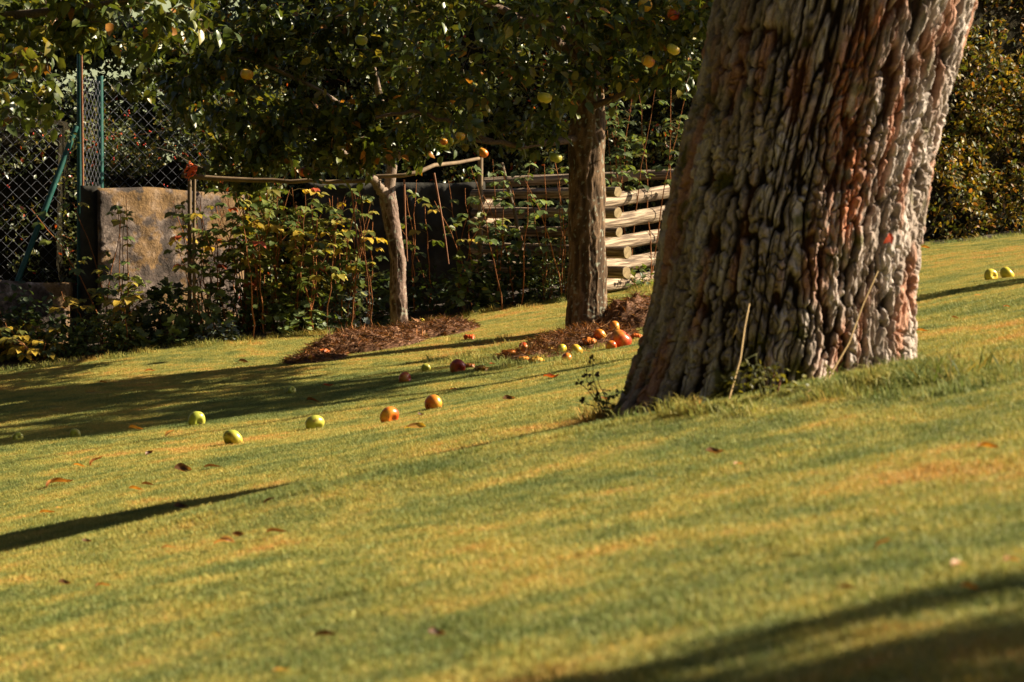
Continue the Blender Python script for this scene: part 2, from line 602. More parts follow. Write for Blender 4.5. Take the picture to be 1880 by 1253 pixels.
def scatter_group(name, coll):
    ng = bpy.data.node_groups.new(name, 'GeometryNodeTree')
    ng.interface.new_socket('Geometry', in_out='INPUT', socket_type='NodeSocketGeometry')
    ng.interface.new_socket('Geometry', in_out='OUTPUT', socket_type='NodeSocketGeometry')
    N = ng.nodes
    gi, go = N.new('NodeGroupInput'), N.new('NodeGroupOutput')
    ci = N.new('GeometryNodeCollectionInfo')
    ci.inputs['Collection'].default_value = coll
    ci.inputs['Separate Children'].default_value = True
    ci.inputs['Reset Children'].default_value = True
    ip = N.new('GeometryNodeInstanceOnPoints')
    ip.inputs['Pick Instance'].default_value = True

    def na(t_, nm):
        x = N.new('GeometryNodeInputNamedAttribute')
        x.data_type = t_
        x.inputs['Name'].default_value = nm
        return x
    e2r = N.new('FunctionNodeEulerToRotation')
    ng.links.new(na('FLOAT_VECTOR', 'rot').outputs['Attribute'], e2r.inputs[0])
    ng.links.new(e2r.outputs[0], ip.inputs['Rotation'])
    ng.links.new(na('FLOAT', 'scl').outputs['Attribute'], ip.inputs['Scale'])
    ng.links.new(na('INT', 'idx').outputs['Attribute'], ip.inputs['Instance Index'])
    ng.links.new(gi.outputs[0], ip.inputs['Points'])
    ng.links.new(ci.outputs[0], ip.inputs['Instance'])
    ng.links.new(ip.outputs[0], go.inputs[0])
    return ng


def scatter(name, pts, kinds, label, seed, smin=0.9, smax=1.1, cat='grass'):
    coll = bpy.data.collections.new(name + '_kinds')
    for k in kinds:
        coll.objects.link(k)
    r_ = np.random.default_rng(seed)
    n_ = len(pts)
    x, y = pts[:, 0], pts[:, 1]
    z = ground(x, y)
    e = 0.08
    sx = (ground(x + e, y) - ground(x - e, y)) / (2 * e)
    sy = (ground(x, y + e) - ground(x, y - e)) / (2 * e)
    rot = np.empty((n_, 3))
    for q in range(n_):
        nz = Vector((-sx[q], -sy[q], 1)).normalized()
        mt = nz.to_track_quat('Z', 'Y').to_matrix() @ Matrix.Rotation(r_.integers(0, 4) * math.pi / 2 + r_.uniform(-.3, .3), 3, 'Z')
        rot[q] = mt.to_euler()
    me = bpy.data.meshes.new(name)
    me.vertices.add(n_)
    me.vertices.foreach_set('co', np.stack([x, y, z], -1).ravel())
    me.attributes.new('rot', 'FLOAT_VECTOR', 'POINT').data.foreach_set('vector', rot.ravel())
    me.attributes.new('scl', 'FLOAT', 'POINT').data.foreach_set('value', r_.uniform(smin, smax, n_))
    me.attributes.new('idx', 'INT', 'POINT').data.foreach_set('value', r_.integers(0, len(kinds), n_).astype(np.int32))
    o = bpy.data.objects.new(name, me)
    COL.objects.link(o)
    md = o.modifiers.new('scatter', 'NODES')
    md.node_group = scatter_group(name, coll)
    return tag(o, label, cat, kind='stuff')


# mulch mounds: (centre x, y, half width, half depth, height)
t1b = P(733, 608, 17.0)
t2b = P(1078, 600, 15.5)
MOUNDS = [[(-0.90, 16.0, 0.36, 0.46, 0.075), (-0.54, 16.35, 0.30, 0.36, 0.07), (-1.18, 15.4, 0.18, 0.24, 0.022)],
          [(t2b[0] - 0.05, 14.9, 0.30, 0.42, 0.05), (t2b[0] + 0.28, 15.5, 0.22, 0.30, 0.125), (0.13, 14.2, 0.22, 0.35, 0.03)]]


def mound_h(x, y, parts):
    h = 0
    for cx, cy, a, b_, hh in parts:
        q = ((x - cx) / a) ** 2 + ((y - cy) / b_) ** 2
        h = np.maximum(h, hh * np.clip(1.15 - q, 0, 1) ** 0.7)
    return h


gxs, gys = [], []
step = 0.265
for y in np.arange(1.9, 22.5, step):
    half = 0.2 * y * 1.18 + 0.7
    for x in np.arange(-half, half, step):
        gxs.append(x)
        gys.append(y)
gp = np.array([gxs, gys]).T + rng.uniform(-.03, .03, (len(gxs), 2))
keep = gp[:, 1] < edge_y(gp[:, 0]) + 0.03
for mm in MOUNDS:
    keep &= mound_h(gp[:, 0], gp[:, 1], mm) < 0.02
near = gp[:, 1] < 9
kinds = [grass_patch('grass_patch', 0.31, 3000, 0.009, 0.020, 0.0017, 50 + k) for k in range(5)]
scatter('grass', gp[keep], kinds, 'short mown grass, green with straw-coloured patches, all over the lawn', 11)

# longer tufts: along the bed, round the trunks, before the log crib
tp = []
for x in np.arange(-4.2, 5.2, 0.07):
    for k in range(3):
        if rng.random() < (0.75 if x > 0.9 else 0.5):
            tp.append((x + rng.uniform(-.05, .05), edge_y(x) - 0.02 - abs(rng.normal()) * 0.16))
for (u, v, su, sv, nn) in [(1200, 518, 26, 9, 60), (1170, 530, 20, 5, 25), (1770, 690, 60, 12, 16), (1690, 690, 25, 6, 14),
                           (1180, 748, 28, 4, 22), (1250, 742, 30, 3, 14), (1120, 765, 18, 4, 18), (1000, 640, 50, 9, 40), (870, 665, 30, 8, 14), (740, 622, 60, 4, 8),
                           (1450, 730, 130, 3, 10), (1240, 757, 60, 4, 14), (1640, 702, 40, 5, 25), (940, 668, 60, 6, 20), (1060, 660, 40, 5, 20)]:
    for k in range(nn):
        g = G(u + rng.normal() * su, v + rng.normal() * sv)
        tp.append((g[0], g[1]))
tufts = [grass_patch('grass_tuft', 0.10, 60, 0.03, 0.085, 0.0028, 80 + k, 0.9, 0.12) for k in range(4)]
scatter('long_grass', np.array(tp), tufts, 'longer uncut grass along the bed and round the tree bases', 12, 0.6, 1.15)

# ------------------------------------------------------------------ the old walnut trunk in front
WD = 7.35
TR = [(-420, 1690, 250), (-200, 1615, 245), (0, 1551, 236), (100, 1527, 233), (200, 1503, 229), (300, 1476, 228), (400, 1453, 233), (500, 1442, 240), (600, 1427, 244),
      (700, 1410, 251), (760, 1398, 260), (830, 1392, 276), (900, 1390, 290)]
tz = np.array([P(0, v, WD)[2] for v, c, h in TR])[::-1]
tc = np.array([P(c, 0, WD)[0] for v, c, h in TR])[::-1]
tr = np.array([h * WD / FP for v, c, h in TR])[::-1] * 0.985
TOPZ = tz[-1]


def walnut_bark(th, z, r0):
    """height of the bark (m), a 0..1 plate value and fine roughness: long upright plates parted by deep furrows"""
    X, Y = np.cos(th) * 0.37, np.sin(th) * 0.37
    wx = 0.016 * perlin(np.stack([X * 6 + 9, Y * 6, z * 3.5], -1)) + 0.006 * perlin(np.stack([X * 18 + 9, Y * 18, z * 14], -1)) \
        + 0.0025 * perlin(np.stack([X * 60, Y * 60, z * 55], -1))
    wz = 0.03 * perlin(np.stack([X * 30, Y * 30, z * 6], -1))
    X2, Y2, Z2 = X + wx, Y + wx, z + wz
    n1 = perlin(np.stack([X2 * 33, Y2 * 33, Z2 * 3.2], -1))
    n2 = perlin(np.stack([X2 * 56 + 5, Y2 * 56, Z2 * 8.0], -1))
    n3 = perlin(np.stack([X2 * 24 + 2, Y2 * 24, Z2 * 17], -1))
    a1 = smooth(0.035, 0.20, np.abs(n1))
    a2 = smooth(0.02, 0.16, np.abs(n2))
    a3 = smooth(0.01, 0.10, np.abs(n3))
    rid = a1 * (0.45 + 0.55 * a2) * (0.52 + 0.48 * a3)
    crown_ = np.clip(np.abs(n1) * 1.5, 0, 0.8)
    fine = fbm(np.stack([X2 * 80, Y2 * 80, Z2 * 38], -1), 4)
    scale_ = perlin(np.stack([X2 * 50 + 8, Y2 * 50, Z2 * 26], -1))
    plate = perlin(np.stack([X * 4, Y * 4, z * 1.6], -1))
    h = 0.025 * rid + 0.006 * crown_ * rid + 0.010 * smooth(0.0, 0.5, np.abs(perlin(np.stack([X2 * 11, Y2 * 11, Z2 * 1.6 + 3], -1)))) + 0.007 * plate + 0.0070 * fine + 0.003 * np.sign(scale_) * smooth(0, 0.12, np.abs(scale_))
    return h, rid, fine


nth_f, nth_b = 760, 190
th = np.concatenate([np.linspace(-math.pi, 0, nth_f, endpoint=False) , np.linspace(0, math.pi, nth_b, endpoint=False)])
zz = np.concatenate([np.arange(-0.10, 1.28, 0.0032), np.arange(1.30, TOPZ - 0.02, 0.015)])
TH, ZZ = np.meshgrid(th, zz)
cx_ = np.interp(ZZ, tz, tc)
r0 = np.interp(ZZ, tz, tr)
hb, rid, fine = walnut_bark(TH, ZZ, r0)
gloc = gz(0.75, 7.0)
low = np.exp(-np.clip(ZZ - (0.30), 0, 9) / 0.13)
flare = 1 + low * (0.07 + 0.05 * np.cos(TH * 5 + 0.6) + 0.05 * np.clip(-np.cos(TH + 0.35), 0, 1) ** 4)
# coarse out-of-round lobes
lobes = 1 + 0.022 * np.sin(TH * 3 + ZZ * 1.2 + 1) + 0.015 * np.sin(TH * 7 - ZZ * 2)
rr = r0 * flare * lobes + hb - 0.026
V = np.stack([cx_ + rr * np.cos(TH), 7.37 + rr * np.sin(TH) + 0 * ZZ, ZZ], -1)
tone = smooth(0.12, 0.85, rid)
cf = np.array([0.030, 0.019, 0.013])
cr = np.array([0.31, 0.245, 0.205])
big = perlin(np.stack([np.cos(TH) * 1.6, np.sin(TH) * 1.6, ZZ * 1.5], -1))
red = smooth(0.05, 0.45, perlin(np.stack([np.cos(TH) * 5, np.sin(TH) * 5, ZZ * 3 + 7], -1) * 1.2 + 4))[..., None]
C = cf + (cr - cf) * tone[..., None]
C = C * (1 + 0.75 * fine[..., None]).clip(0.35, 1.8)
red = np.maximum(red * 0.8, (np.exp(-((TH + 1.36 - 0.12 * np.sin(ZZ * 9)) / 0.17) ** 2) * smooth(0.62, 0.85, ZZ))[..., None] * smooth(-0.35, 0.1, fine)[..., None] * 1.5)
C = C * (1 - red * 0.55) + np.array([0.52, 0.17, 0.065]) * (0.35 + 0.65 * tone[..., None]) * red * 0.55
white = smooth(0.0, 0.42, perlin(np.stack([np.cos(TH) * 9 + 3, np.sin(TH) * 9, ZZ * 4.5], -1)))[..., None] * tone[..., None]
C = C * (1 - white * 0.65) + np.array([0.62, 0.54, 0.49]) * white * 0.65
mossn = fbm(np.stack([V[..., 0] * 9, V[..., 1] * 9, ZZ * 9], -1), 3)
mossy = smooth(0.02, 0.3, mossn + 0.75 * np.exp(-np.clip(ZZ - 0.36, 0, 9) / 0.09) * np.exp(-((TH + 1.75) / 0.40) ** 2) - 0.24
               + 0.30 * np.exp(-np.clip(ZZ - 0.3, 0, 9) / 0.3) * smooth(-2.2, -2.9, TH))[..., None]
C = C * (1 - mossy * 0.85) + np.array([0.10, 0.095, 0.014]) * mossy * 0.85
mb = MB()
nz_, nt_ = ZZ.shape
i = (np.arange(nz_ - 1)[:, None] * nt_)
j = np.arange(nt_)[None]
j2 = (j + 1) % nt_
mb.add(V.reshape(-1, 3), np.stack([i + j, i + j2, i + nt_ + j2, i + nt_ + j], -1).reshape(-1, 4), np.clip(C, 0.004, 0.9).reshape(-1, 3))
wb = (float(np.interp(0.37, tz, tc)), 7.37, gz(0.75, 7.1))
wal = thing('walnut_tree', wb, 'huge old foreground tree with deeply furrowed grey-brown bark, leaning to the right', 'tree')
M['bark'] = attr_mat('furrowed_bark', 0.85, 0, 0.2, 140, 0.25, 0.5, 160)
mb.obj('trunk', M['bark'], wal)
# limbs and crown, above the picture
mb = MB()
topc = np.array([float(tc[-1]), 7.37, TOPZ - 0.1])
ends = []
for (dx, dy, dz, r1_) in [(-0.9, 0.3, 1.9, .17), (0.9, -0.2, 2.3, .2), (0.3, 1.0, 2.1, .16), (0.2, -0.9, 1.8, .14)]:
    e = topc + np.array([dx, dy, dz])
    p = curve(topc, e, 0.15, 8, 0.03)
    tube(mb, p, np.linspace(r1_ * 1.2, 0.06, 8), 10, (0.2, 0.15, 0.12))
    for k in range(9):
        e2 = e + rng.normal(size=3) * np.array([1.4, 1.4, 0.5]) + np.array([0, 0, 0.9])
        tube(mb, curve(p[5], e2, 0.1, 6, 0.03), np.linspace(0.05, 0.012, 6), 6, (0.2, 0.15, 0.12))
        ends.append(e2)
mb.obj('limb', M['wood'], wal)
mb = MB()
nl = 16000
c0 = np.array(ends)[rng.integers(0, len(ends), nl)] + rng.normal(size=(nl, 3)) * 0.55
c0[:, 2] += 0.5
c0 = c0[c0[:, 0] - 2.15 * (c0[:, 2] - 0.35) < -2.0]
nl = len(c0)
leaves(mb, c0, rng.normal(size=(nl, 3)) + [0, 0, -0.8], rng.normal(size=(nl, 3)) * .6 + [0, 0, 1], 0.12, pick(PAL_HERB, nl))
mb.obj('crown', M['leaf_matt'], wal)

# red leaf caught in the bark
mb = MB()
q = P(1632, 428, 6.99)
leaves(mb, [q, q + [0.004, -0.004, -0.008]], [[0.3, -0.2, -1], [-.6, -.4, -.7]], [[0.3, -1, 0.2], [.2, -1, -.4]], 0.032, np.array([[0.55, 0.07, 0.02]] * 2))
tag(mb.obj('red_leaf', M['leaf_matt'], origin=q), 'small red leaf caught in the sunlit bark of the big foreground trunk', 'leaf')


# ------------------------------------------------------------------ apple trees
def fruit_trunk(path, rad, nth, nz_, base_col, ridge_col, seed, amp=0.008, fv=(26, 7), moss=0.0):
    path = np.asarray(path, float)
    s = np.linspace(0, 1, len(path))
    t_ = np.linspace(0, 1, nz_)
    c_ = np.stack([np.interp(t_, s, path[:, k]) for k in range(3)], -1)
    for _ in range(6):
        c_[1:-1] = (c_[:-2] + c_[2:] + 2 * c_[1:-1]) / 4
    r_ = np.interp(t_, s, rad)
    th = np.arange(nth) * 2 * np.pi / nth
    TH, II = np.meshgrid(th, np.arange(nz_))
    X = np.cos(TH) * r_[II] + seed
    Y = np.sin(TH) * r_[II]
    Z = c_[:, 2][II]
    w_ = 0.01 * perlin(np.stack([X * 20, Y * 20, Z * 12], -1))
    n1 = perlin(np.stack([(X + w_) * fv[0], (Y + w_) * fv[0], Z * fv[1]], -1))
    n2 = perlin(np.stack([(X + w_) * fv[0] * 2.2, (Y + w_) * fv[0] * 2.2, Z * fv[1] * 3], -1))
    h = np.clip(1 - np.abs(n1) * 2.4, 0, 1) * 0.65 + np.clip(1 - np.abs(n2) * 2.4, 0, 1) * 0.35
    lump = perlin(np.stack([X * 6, Y * 6, Z * 4], -1))
    rr = r_[II] * (1 + 0.10 * lump) + amp * (h - 0.5)
    V = np.stack([c_[II, 0] + np.cos(TH) * rr, c_[II, 1] + np.sin(TH) * rr, Z], -1)
    f1 = fbm(np.stack([X * 60, Y * 60, Z * 40], -1), 3)
    C = np.array(base_col) + (np.array(ridge_col) - np.array(base_col)) * smooth(0.1, 0.9, h)[..., None]
    C = C * (1 + 0.35 * f1[..., None])
    li = smooth(0.36, 0.5, perlin(np.stack([X * 45, Y * 45, Z * 45], -1)))[..., None]
    C = C * (1 - li * 0.55) + np.array([0.33, 0.35, 0.27]) * li * 0.55
    mb = MB()
    i = (np.arange(nz_ - 1)[:, None] * nth)
    j = np.arange(nth)[None]
    j2 = (j + 1) % nth
    mb.add(V.reshape(-1, 3), np.stack([i + j, i + j2, i + nth + j2, i + nth + j], -1).reshape(-1, 4), np.clip(C, 0.01, 0.8).reshape(-1, 3))
    return mb, c_


def in_ell(ells, n_, r_, shell=0.35):
    out = []
    vol = np.array([e[1][0] * e[1][1] * e[1][2] for e in ells])
    for k in r_.choice(len(ells), n_, p=vol / vol.sum()):
        c_, rad = ells[k]
        d = r_.normal(size=3)
        d /= np.linalg.norm(d)
        out.append(np.array(c_) + d * np.array(rad) * (shell + (1 - shell) * r_.random()) ** 0.6)
    return np.array(out)


def grow_crown(tree, wb_, limb_paths, ells, n_tw, per, pal, seed, leafL=(0.055, 0.085), twr=(0.006, 0.0022), keep_f=None, spread=0.10, barkc=(0.10, 0.075, 0.05)):
    r_ = np.random.default_rng(seed)
    nodes = np.concatenate([np.asarray(p) for p in limb_paths])
    tips = in_ell(ells, n_tw, r_)
    if keep_f is not None:
        tips = tips[keep_f(tips)]
    d0 = np.min(np.linalg.norm(tips[:, None] - nodes[None], axis=-1), 1)
    tips = tips[np.argsort(d0)]
    lb = MB()
    B, Dr = [], []
    for p in tips:
        dd = np.linalg.norm(nodes - p, axis=1) + 0.25 * np.maximum(nodes[:, 2] - p[2], 0)
        q = nodes[np.argmin(dd)]
        Ln = np.linalg.norm(p - q)
        path = curve(q, p, 0.10 * Ln, 6, 0.03 * Ln + 0.004, r_)
        tube(wb_, path, np.linspace(twr[0] * (0.7 + 0.8 * min(Ln, 1)), twr[1], 6), 4, barkc, cap=False)
        nodes = np.concatenate([nodes, path[2:]])
        m_ = per
        t_ = r_.uniform(0.25, 1.0, m_) if Ln > 0.25 else r_.uniform(0, 1, m_)
        base = np.stack([np.interp(t_, np.linspace(0, 1, 6), path[:, k]) for k in range(3)], -1)
        B.append(base + r_.normal(size=(m_, 3)) * spread * 0.4)
        td = norm((p - q)[None])
        Dr.append(td * 0.5 + r_.normal(size=(m_, 3)) * 0.75 + np.array([0, 0, -0.55]))
    B, Dr = np.concatenate(B), np.concatenate(Dr)
    n_ = len(B)
    Nm = r_.normal(size=(n_, 3)) * 0.65 + np.array([0, 0, 1.0])
    leaves(lb, B, Dr, Nm, r_.uniform(*leafL, n_), pick(pal, n_, r_))
    wb_.obj('limb', M['wood'], tree)
    lb.obj('crown', M['leaf'], tree)


BK1, BK1r = (0.06, 0.034, 0.023), (0.27, 0.185, 0.145)
# young leaning apple tree
t1 = thing('apple_tree', t1b - [0, 0, 0.02], 'young apple tree with a slim crooked pale trunk that forks low', 'tree', None)
D1 = 17.0
path = [P(737, 640, D1), P(734, 600, D1), P(732, 560, D1), P(730, 520, D1), P(731, 480, D1), P(724, 440, D1), P(718, 400, D1), P(712, 365, D1), P(712, 350, D1)]
mb, cl = fruit_trunk(path, np.array([19, 17, 15.5, 15, 14.5, 14.5, 15, 16, 13]) * D1 / FP, 72, 220, BK1, BK1r, 1.0, 0.006)
mb.obj('trunk', M['bark'], t1)
l1 = [P(716, 372, D1), P(702, 352, D1 - .05), P(690, 335, D1 - .1), P(680, 322, D1 - .15)]
l2 = [P(712, 372, D1), P(716, 335, D1), P(719, 300, D1), P(714, 250, 16.95), P(700, 190, 16.8), P(680, 110, 16.6), P(660, 20, 16.5)]
l3 = [l2[2], P(760, 270, 16.8), P(820, 230, 16.5), P(880, 180, 16.3)]
l4 = [l1[-1], P(640, 290, 16.7), P(585, 240, 16.45), P(520, 232, 16.4), P(450, 225, 16.4)]
l5 = [l2[3], P(640, 200, 16.75), P(560, 150, 16.5), P(460, 110, 16.4), P(370, 90, 16.4)]
mb = MB()
for pth, ra, rb in ((l1, 11, 7), (l2, 12, 4), (l3, 5, 2), (l4, 6, 2), (l5, 5, 2)):
    pth = np.array(pth)
    k = np.linspace(0, len(pth) - 1, 14)
    pp = np.stack([np.interp(k, np.arange(len(pth)), pth[:, q]) for q in range(3)], -1)
    tube(mb, pp + rng.normal(size=pp.shape) * 0.004, np.linspace(ra, rb, 14) * D1 / FP, 10, (0.22, 0.16, 0.12))
grow_crown(t1, mb, [l1, l2, l3, l4, l5],
           [(P(540, 150, 16.3), (0.88, 0.36, 0.50)), (P(600, 255, 16.3), (0.62, 0.32, 0.27)), (P(475, 285, 17.5), (0.34, 0.22, 0.20)), (P(470, 280, 17.5), (0.40, 0.24, 0.24)), (P(450, 300, 17.55), (0.34, 0.2, 0.26)), (P(780, 180, 16.2), (0.45, 0.34, 0.36)), (P(660, 270, 16.5), (0.30, 0.22, 0.18)), (P(760, 255, 16.4), (0.30, 0.22, 0.16)), (P(420, 170, 17.1), (0.42, 0.32, 0.33)), (P(640, 0, 16.5), (0.9, 0.4, 0.5)), (P(320, 130, 17.2), (0.40, 0.3, 0.36))],
           430, 22, PAL_APPLE, 21)

# the thicker straight apple tree
t2 = thing('apple_tree', t2b - [0, 0, 0.02], 'older apple tree with a thick straight brown trunk standing before the log crib', 'tree', None)
D2 = 15.5
path = [P(1080, 640, D2), P(1079, 600, D2), P(1079, 560, D2), P(1080, 500, D2), P(1078, 420, D2), P(1077, 330, D2), P(1077, 250, D2), P(1078, 190, D2), P(1078, 120, D2), P(1074, 50, D2), P(1075, -60, D2)]
mb, cl = fruit_trunk(path, np.array([43, 39, 36, 34, 33, 33, 32.5, 32, 29, 25, 20]) * D2 / FP, 130, 330, (0.058, 0.034, 0.017), (0.19, 0.115, 0.065), 3.0, 0.009, (20, 4))
mb.obj('trunk', M['bark'], t2)
L2 = [[P(1070, 250, D2), P(1030, 262, 15.3), P(970, 268, 15.1), P(905, 262, 14.9), P(840, 250, 14.8)],
      [P(1078, 120, D2), P(1000, 60, 15.2), P(900, 10, 14.9), P(800, -40, 14.7)],
      [P(1078, 100, D2), P(1150, 60, 15.3), P(1230, 30, 15.1), P(1320, 0, 15.0), P(1420, -30, 15)],
      [P(1078, 200, D2), P(1130, 180, 15.2), P(1190, 150, 14.9), P(1250, 130, 14.7)],
      [P(1075, -40, D2), P(1080, -150, 15.4), P(1100, -300, 15.3)],
      [P(1075, 100, D2), P(1040, 60, 14.9), P(1010, 40, 14.2), P(980, 30, 13.7)],
      [P(905, 262, 14.9), P(830, 225, 14.8), P(760, 205, 14.8), P(690, 215, 14.8)]]
mb = MB()
for k_, pth in enumerate(L2):
    pth = np.array(pth)
    k = np.linspace(0, len(pth) - 1, 14)
    pp = np.stack([np.interp(k, np.arange(len(pth)), pth[:, q]) for q in range(3)], -1)
    tube(mb, pp + rng.normal(size=pp.shape) * 0.005, np.linspace([8, 14, 14, 7, 20, 10, 4][k_], 3, 14) * D2 / FP, 10, (0.13, 0.085, 0.06))


def keep2(p):
    u = CX + p[:, 0] * FP / p[:, 1]
    v = CY - (p[:, 2] - ZC) * FP / p[:, 1]
    lim = np.interp(u, [600, 850, 1040, 1100, 1180, 1310, 1360, 1640, 1700], [250, 285, 270, 175, 165, 180, 330, 330, 60])
    return v < lim


grow_crown(t2, mb, L2,
           [(P(980, 60, 14.9), (1.25, 1.1, 0.62)), (P(900, 190, 14.8), (0.75, 0.7, 0.34)), (P(1230, 60, 14.9), (0.75, 0.9, 0.55)), (P(1060, -170, 15.2), (1.7, 1.3, 0.8)), (P(1450, -60, 14.9), (0.7, 0.9, 0.5)), (P(1520, 200, 14.6), (0.40, 0.6, 0.34))],
           640, 22, PAL_APPLE, 22, keep_f=keep2)

# a third apple tree outside the picture on the left, its leaves hang into the corner
b3 = np.array([-3.7, 12.3, gz(-3.7, 12.3)])
t3 = thing('apple_tree', b3, 'apple tree beyond the left edge whose dark leaves hang into the upper left corner', 'tree', None)
path = [b3 - [0, 0, .1], b3 + [0, 0, .5], b3 + [0.05, 0, 1.2], b3 + [.1, 0, 1.9]]
mb, cl = fruit_trunk(path, [0.13, 0.11, 0.10, 0.08], 60, 120, (0.075, 0.045, 0.03), (0.27, 0.19, 0.14), 5.0)
mb.obj('trunk', M['bark'], t3)
L3 = [[path[-1], P(-200, 60, 12), P(-40, 40, 11.7), P(100, 20, 11.5), P(240, 0, 11.5)], [path[-1], P(-200, 0, 11.7), P(-50, -60, 11.5), P(120, -60, 11.4)],
      [path[-1], P(-220, 120, 11.5), P(-80, 130, 11.3), P(30, 100, 11.2)]]
mb = MB()
for pth in L3:
    pth = np.array(pth)
    k = np.linspace(0, len(pth) - 1, 14)
    pp = np.stack([np.interp(k, np.arange(len(pth)), pth[:, q]) for q in range(3)], -1)
    tube(mb, pp + rng.normal(size=pp.shape) * 0.004, np.linspace(0.045, 0.008, 14), 8, (0.12, 0.085, 0.06))
grow_crown(t3, mb, L3, [(P(60, 10, 11.6), (0.42, 0.4, 0.22)), (P(270, 20, 11.6), (0.45, 0.3, 0.20)), (P(-10, 170, 11.3), (0.32, 0.25, 0.26)), (P(-150, 40, 11.9), (0.7, 0.6, 0.4))],
           300, 14, PAL_APPLE, 23, (0.055, 0.085))


# trees outside the frame on the right whose trunks shade the lawn
def side_tree(x, y, r, h, label, seed, co, cr_, nb=300):
    b_ = np.array([x, y, gz(x, y)])
    t_ = thing('orchard_tree', b_, label, 'tree')
    pth = [b_ - [0, 0, .1], b_ + [0, 0, h * .3], b_ + [.05, .05, h * .6], b_ + [.0, .1, h]]
    mb, _ = fruit_trunk(pth, [r * 1.15, r, r * .95, r * .8], 70, 120, (0.08, 0.05, 0.035), (0.3, 0.22, 0.17), seed)
    mb.obj('trunk', M['bark'], t_)
    top = pth[-1]
    lims = [[top - [0, 0, .1], top + [.6, .3, .7], top + [1.3, .5, 1.1]], [top - [0, 0, .1], top + [-.5, .4, .8], top + [-.9, .6, 1.3]], [top - [0, 0, .1], top + [.1, -.6, .8], top + [.2, -1.0, 1.3]]]
    mb = MB()
    for l in lims:
        tube(mb, np.array(l), [r * .6, r * .35, .03], 8, (0.13, 0.09, 0.06))
    grow_crown(t_, mb, lims, [(top + np.array(co), cr_)], nb, 24, PAL_APPLE, seed)


side_tree(3.45, 12.55, 0.045, 1.75, 'young fruit tree with a thin stem right of the picture, beyond the two yellow apples', 41, (0.1, 1.15, 1.2), (1.3, 1.15, 0.9), 560)
side_tree(5.65, 2.90, 0.10, 1.5, 'fruit tree near the photographer, right of the picture, its shadow covering the near right corner', 42, (0, 0, 0.9), (1.9, 0.80, 0.6), 360)


# ------------------------------------------------------------------ mulch mounds
def mound(parts, label, seed, nst, name='mulch_mound'):
    x0 = min(p[0] - p[2] * 1.1 for p in parts)
    x1 = max(p[0] + p[2] * 1.1 for p in parts)
    y0 = min(p[1] - p[3] * 1.1 for p in parts)
    y1 = max(p[1] + p[3] * 1.1 for p in parts)
    nx, ny = int((x1 - x0) / 0.009), int((y1 - y0) / 0.012)
    X, Y = np.meshgrid(np.linspace(x0, x1, nx), np.linspace(y0, y1, ny))
    h = mound_h(X, Y, parts)
    nz = fbm(np.stack([X * 11, Y * 9, X * 0 + seed], -1), 4)
    nz2 = fbm(np.stack([X * 50, Y * 50, X * 0 + seed], -1), 2)
    H = h * (1 + 0.9 * nz) + 0.010 * nz2 * (h > 0.005)
    Z = ground(X, Y) + np.where(h > 0.003, H + 0.004, -0.03)
    C = np.array([0.13, 0.06, 0.032]) * (1 + 0.8 * nz[..., None]) + np.array([0.17, 0.10, 0.055]) * smooth(0.0, 0.4, nz2)[..., None]
    mb = MB()
    i = (np.arange(ny - 1)[:, None] * nx + np.arange(nx - 1)[None])
    mb.add(np.stack([X, Y, Z], -1).reshape(-1, 3), np.stack([i, i + 1, i + nx + 1, i + nx], -1).reshape(-1, 4), np.clip(C, 0.015, 0.6).reshape(-1, 3))
    c0 = (parts[0][0], parts[0][1], gz(parts[0][0], parts[0][1]))
    t_ = thing(name, c0, label, 'mulch')
    mb.obj('heap', M['straw'], t_)
    r_ = np.random.default_rng(seed)
    mb = MB()
    B, N_ = [], 0
    xx = r_.uniform(x0, x1, nst * 3)
    yy = r_.uniform(y0, y1, nst * 3)
    hh = mound_h(xx, yy, parts)
    ok = hh > 0.006 * r_.random(nst * 3)
    xx, yy, hh = xx[ok][:nst], yy[ok][:nst], hh[ok][:nst]
    nn = fbm(np.stack([xx * 11, yy * 9, xx * 0 + seed], -1), 4)
    b_ = np.stack([xx, yy, ground(xx, yy) + hh * (1 + 0.9 * nn) + 0.006], -1)
    k = len(b_)
    d = r_.normal(size=(k, 3)) * [1, 1, 0.45]
    T = (np.array([[0, 0, 0], [0.5, 0.022, 0.05], [1, 0, -0.02], [0.5, -0.022, 0.05]]), [[0, 2, 1, -1], [0, 3, 2, -1]])
    leaves(mb, b_, d, r_.normal(size=(k, 3)) * .5 + [0, 0, 1], r_.uniform(0.02, 0.075, k),
           pick([(5, (0.15, 0.07, 0.036)), (4, (0.29, 0.14, 0.065)), (2, (0.44, 0.25, 0.13)), (2, (0.07, 0.04, 0.025)), (1, (0.42, 0.17, 0.06))], k, r_), T)
    kk = r_.integers(0, k, k // 110)
    leaves(mb, b_[kk], d[kk], r_.normal(size=(len(kk), 3)) + [0, 0, 1], r_.uniform(0.03, 0.06, len(kk)), pick([(2, (0.30, 0.12, 0.05)), (1, (0.40, 0.20, 0.10)), (1, (0.10, 0.05, 0.03))], len(kk), r_))
    mb.obj('dry_clippings', M['straw'], t_)
    return t_


mound(MOUNDS[0], 'long low heap of brown clippings round the foot of the slim forked tree', 5, 9500)
mound(MOUNDS[1], 'heap of brown clippings and earth round the foot of the thick straight apple tree', 6, 9000)


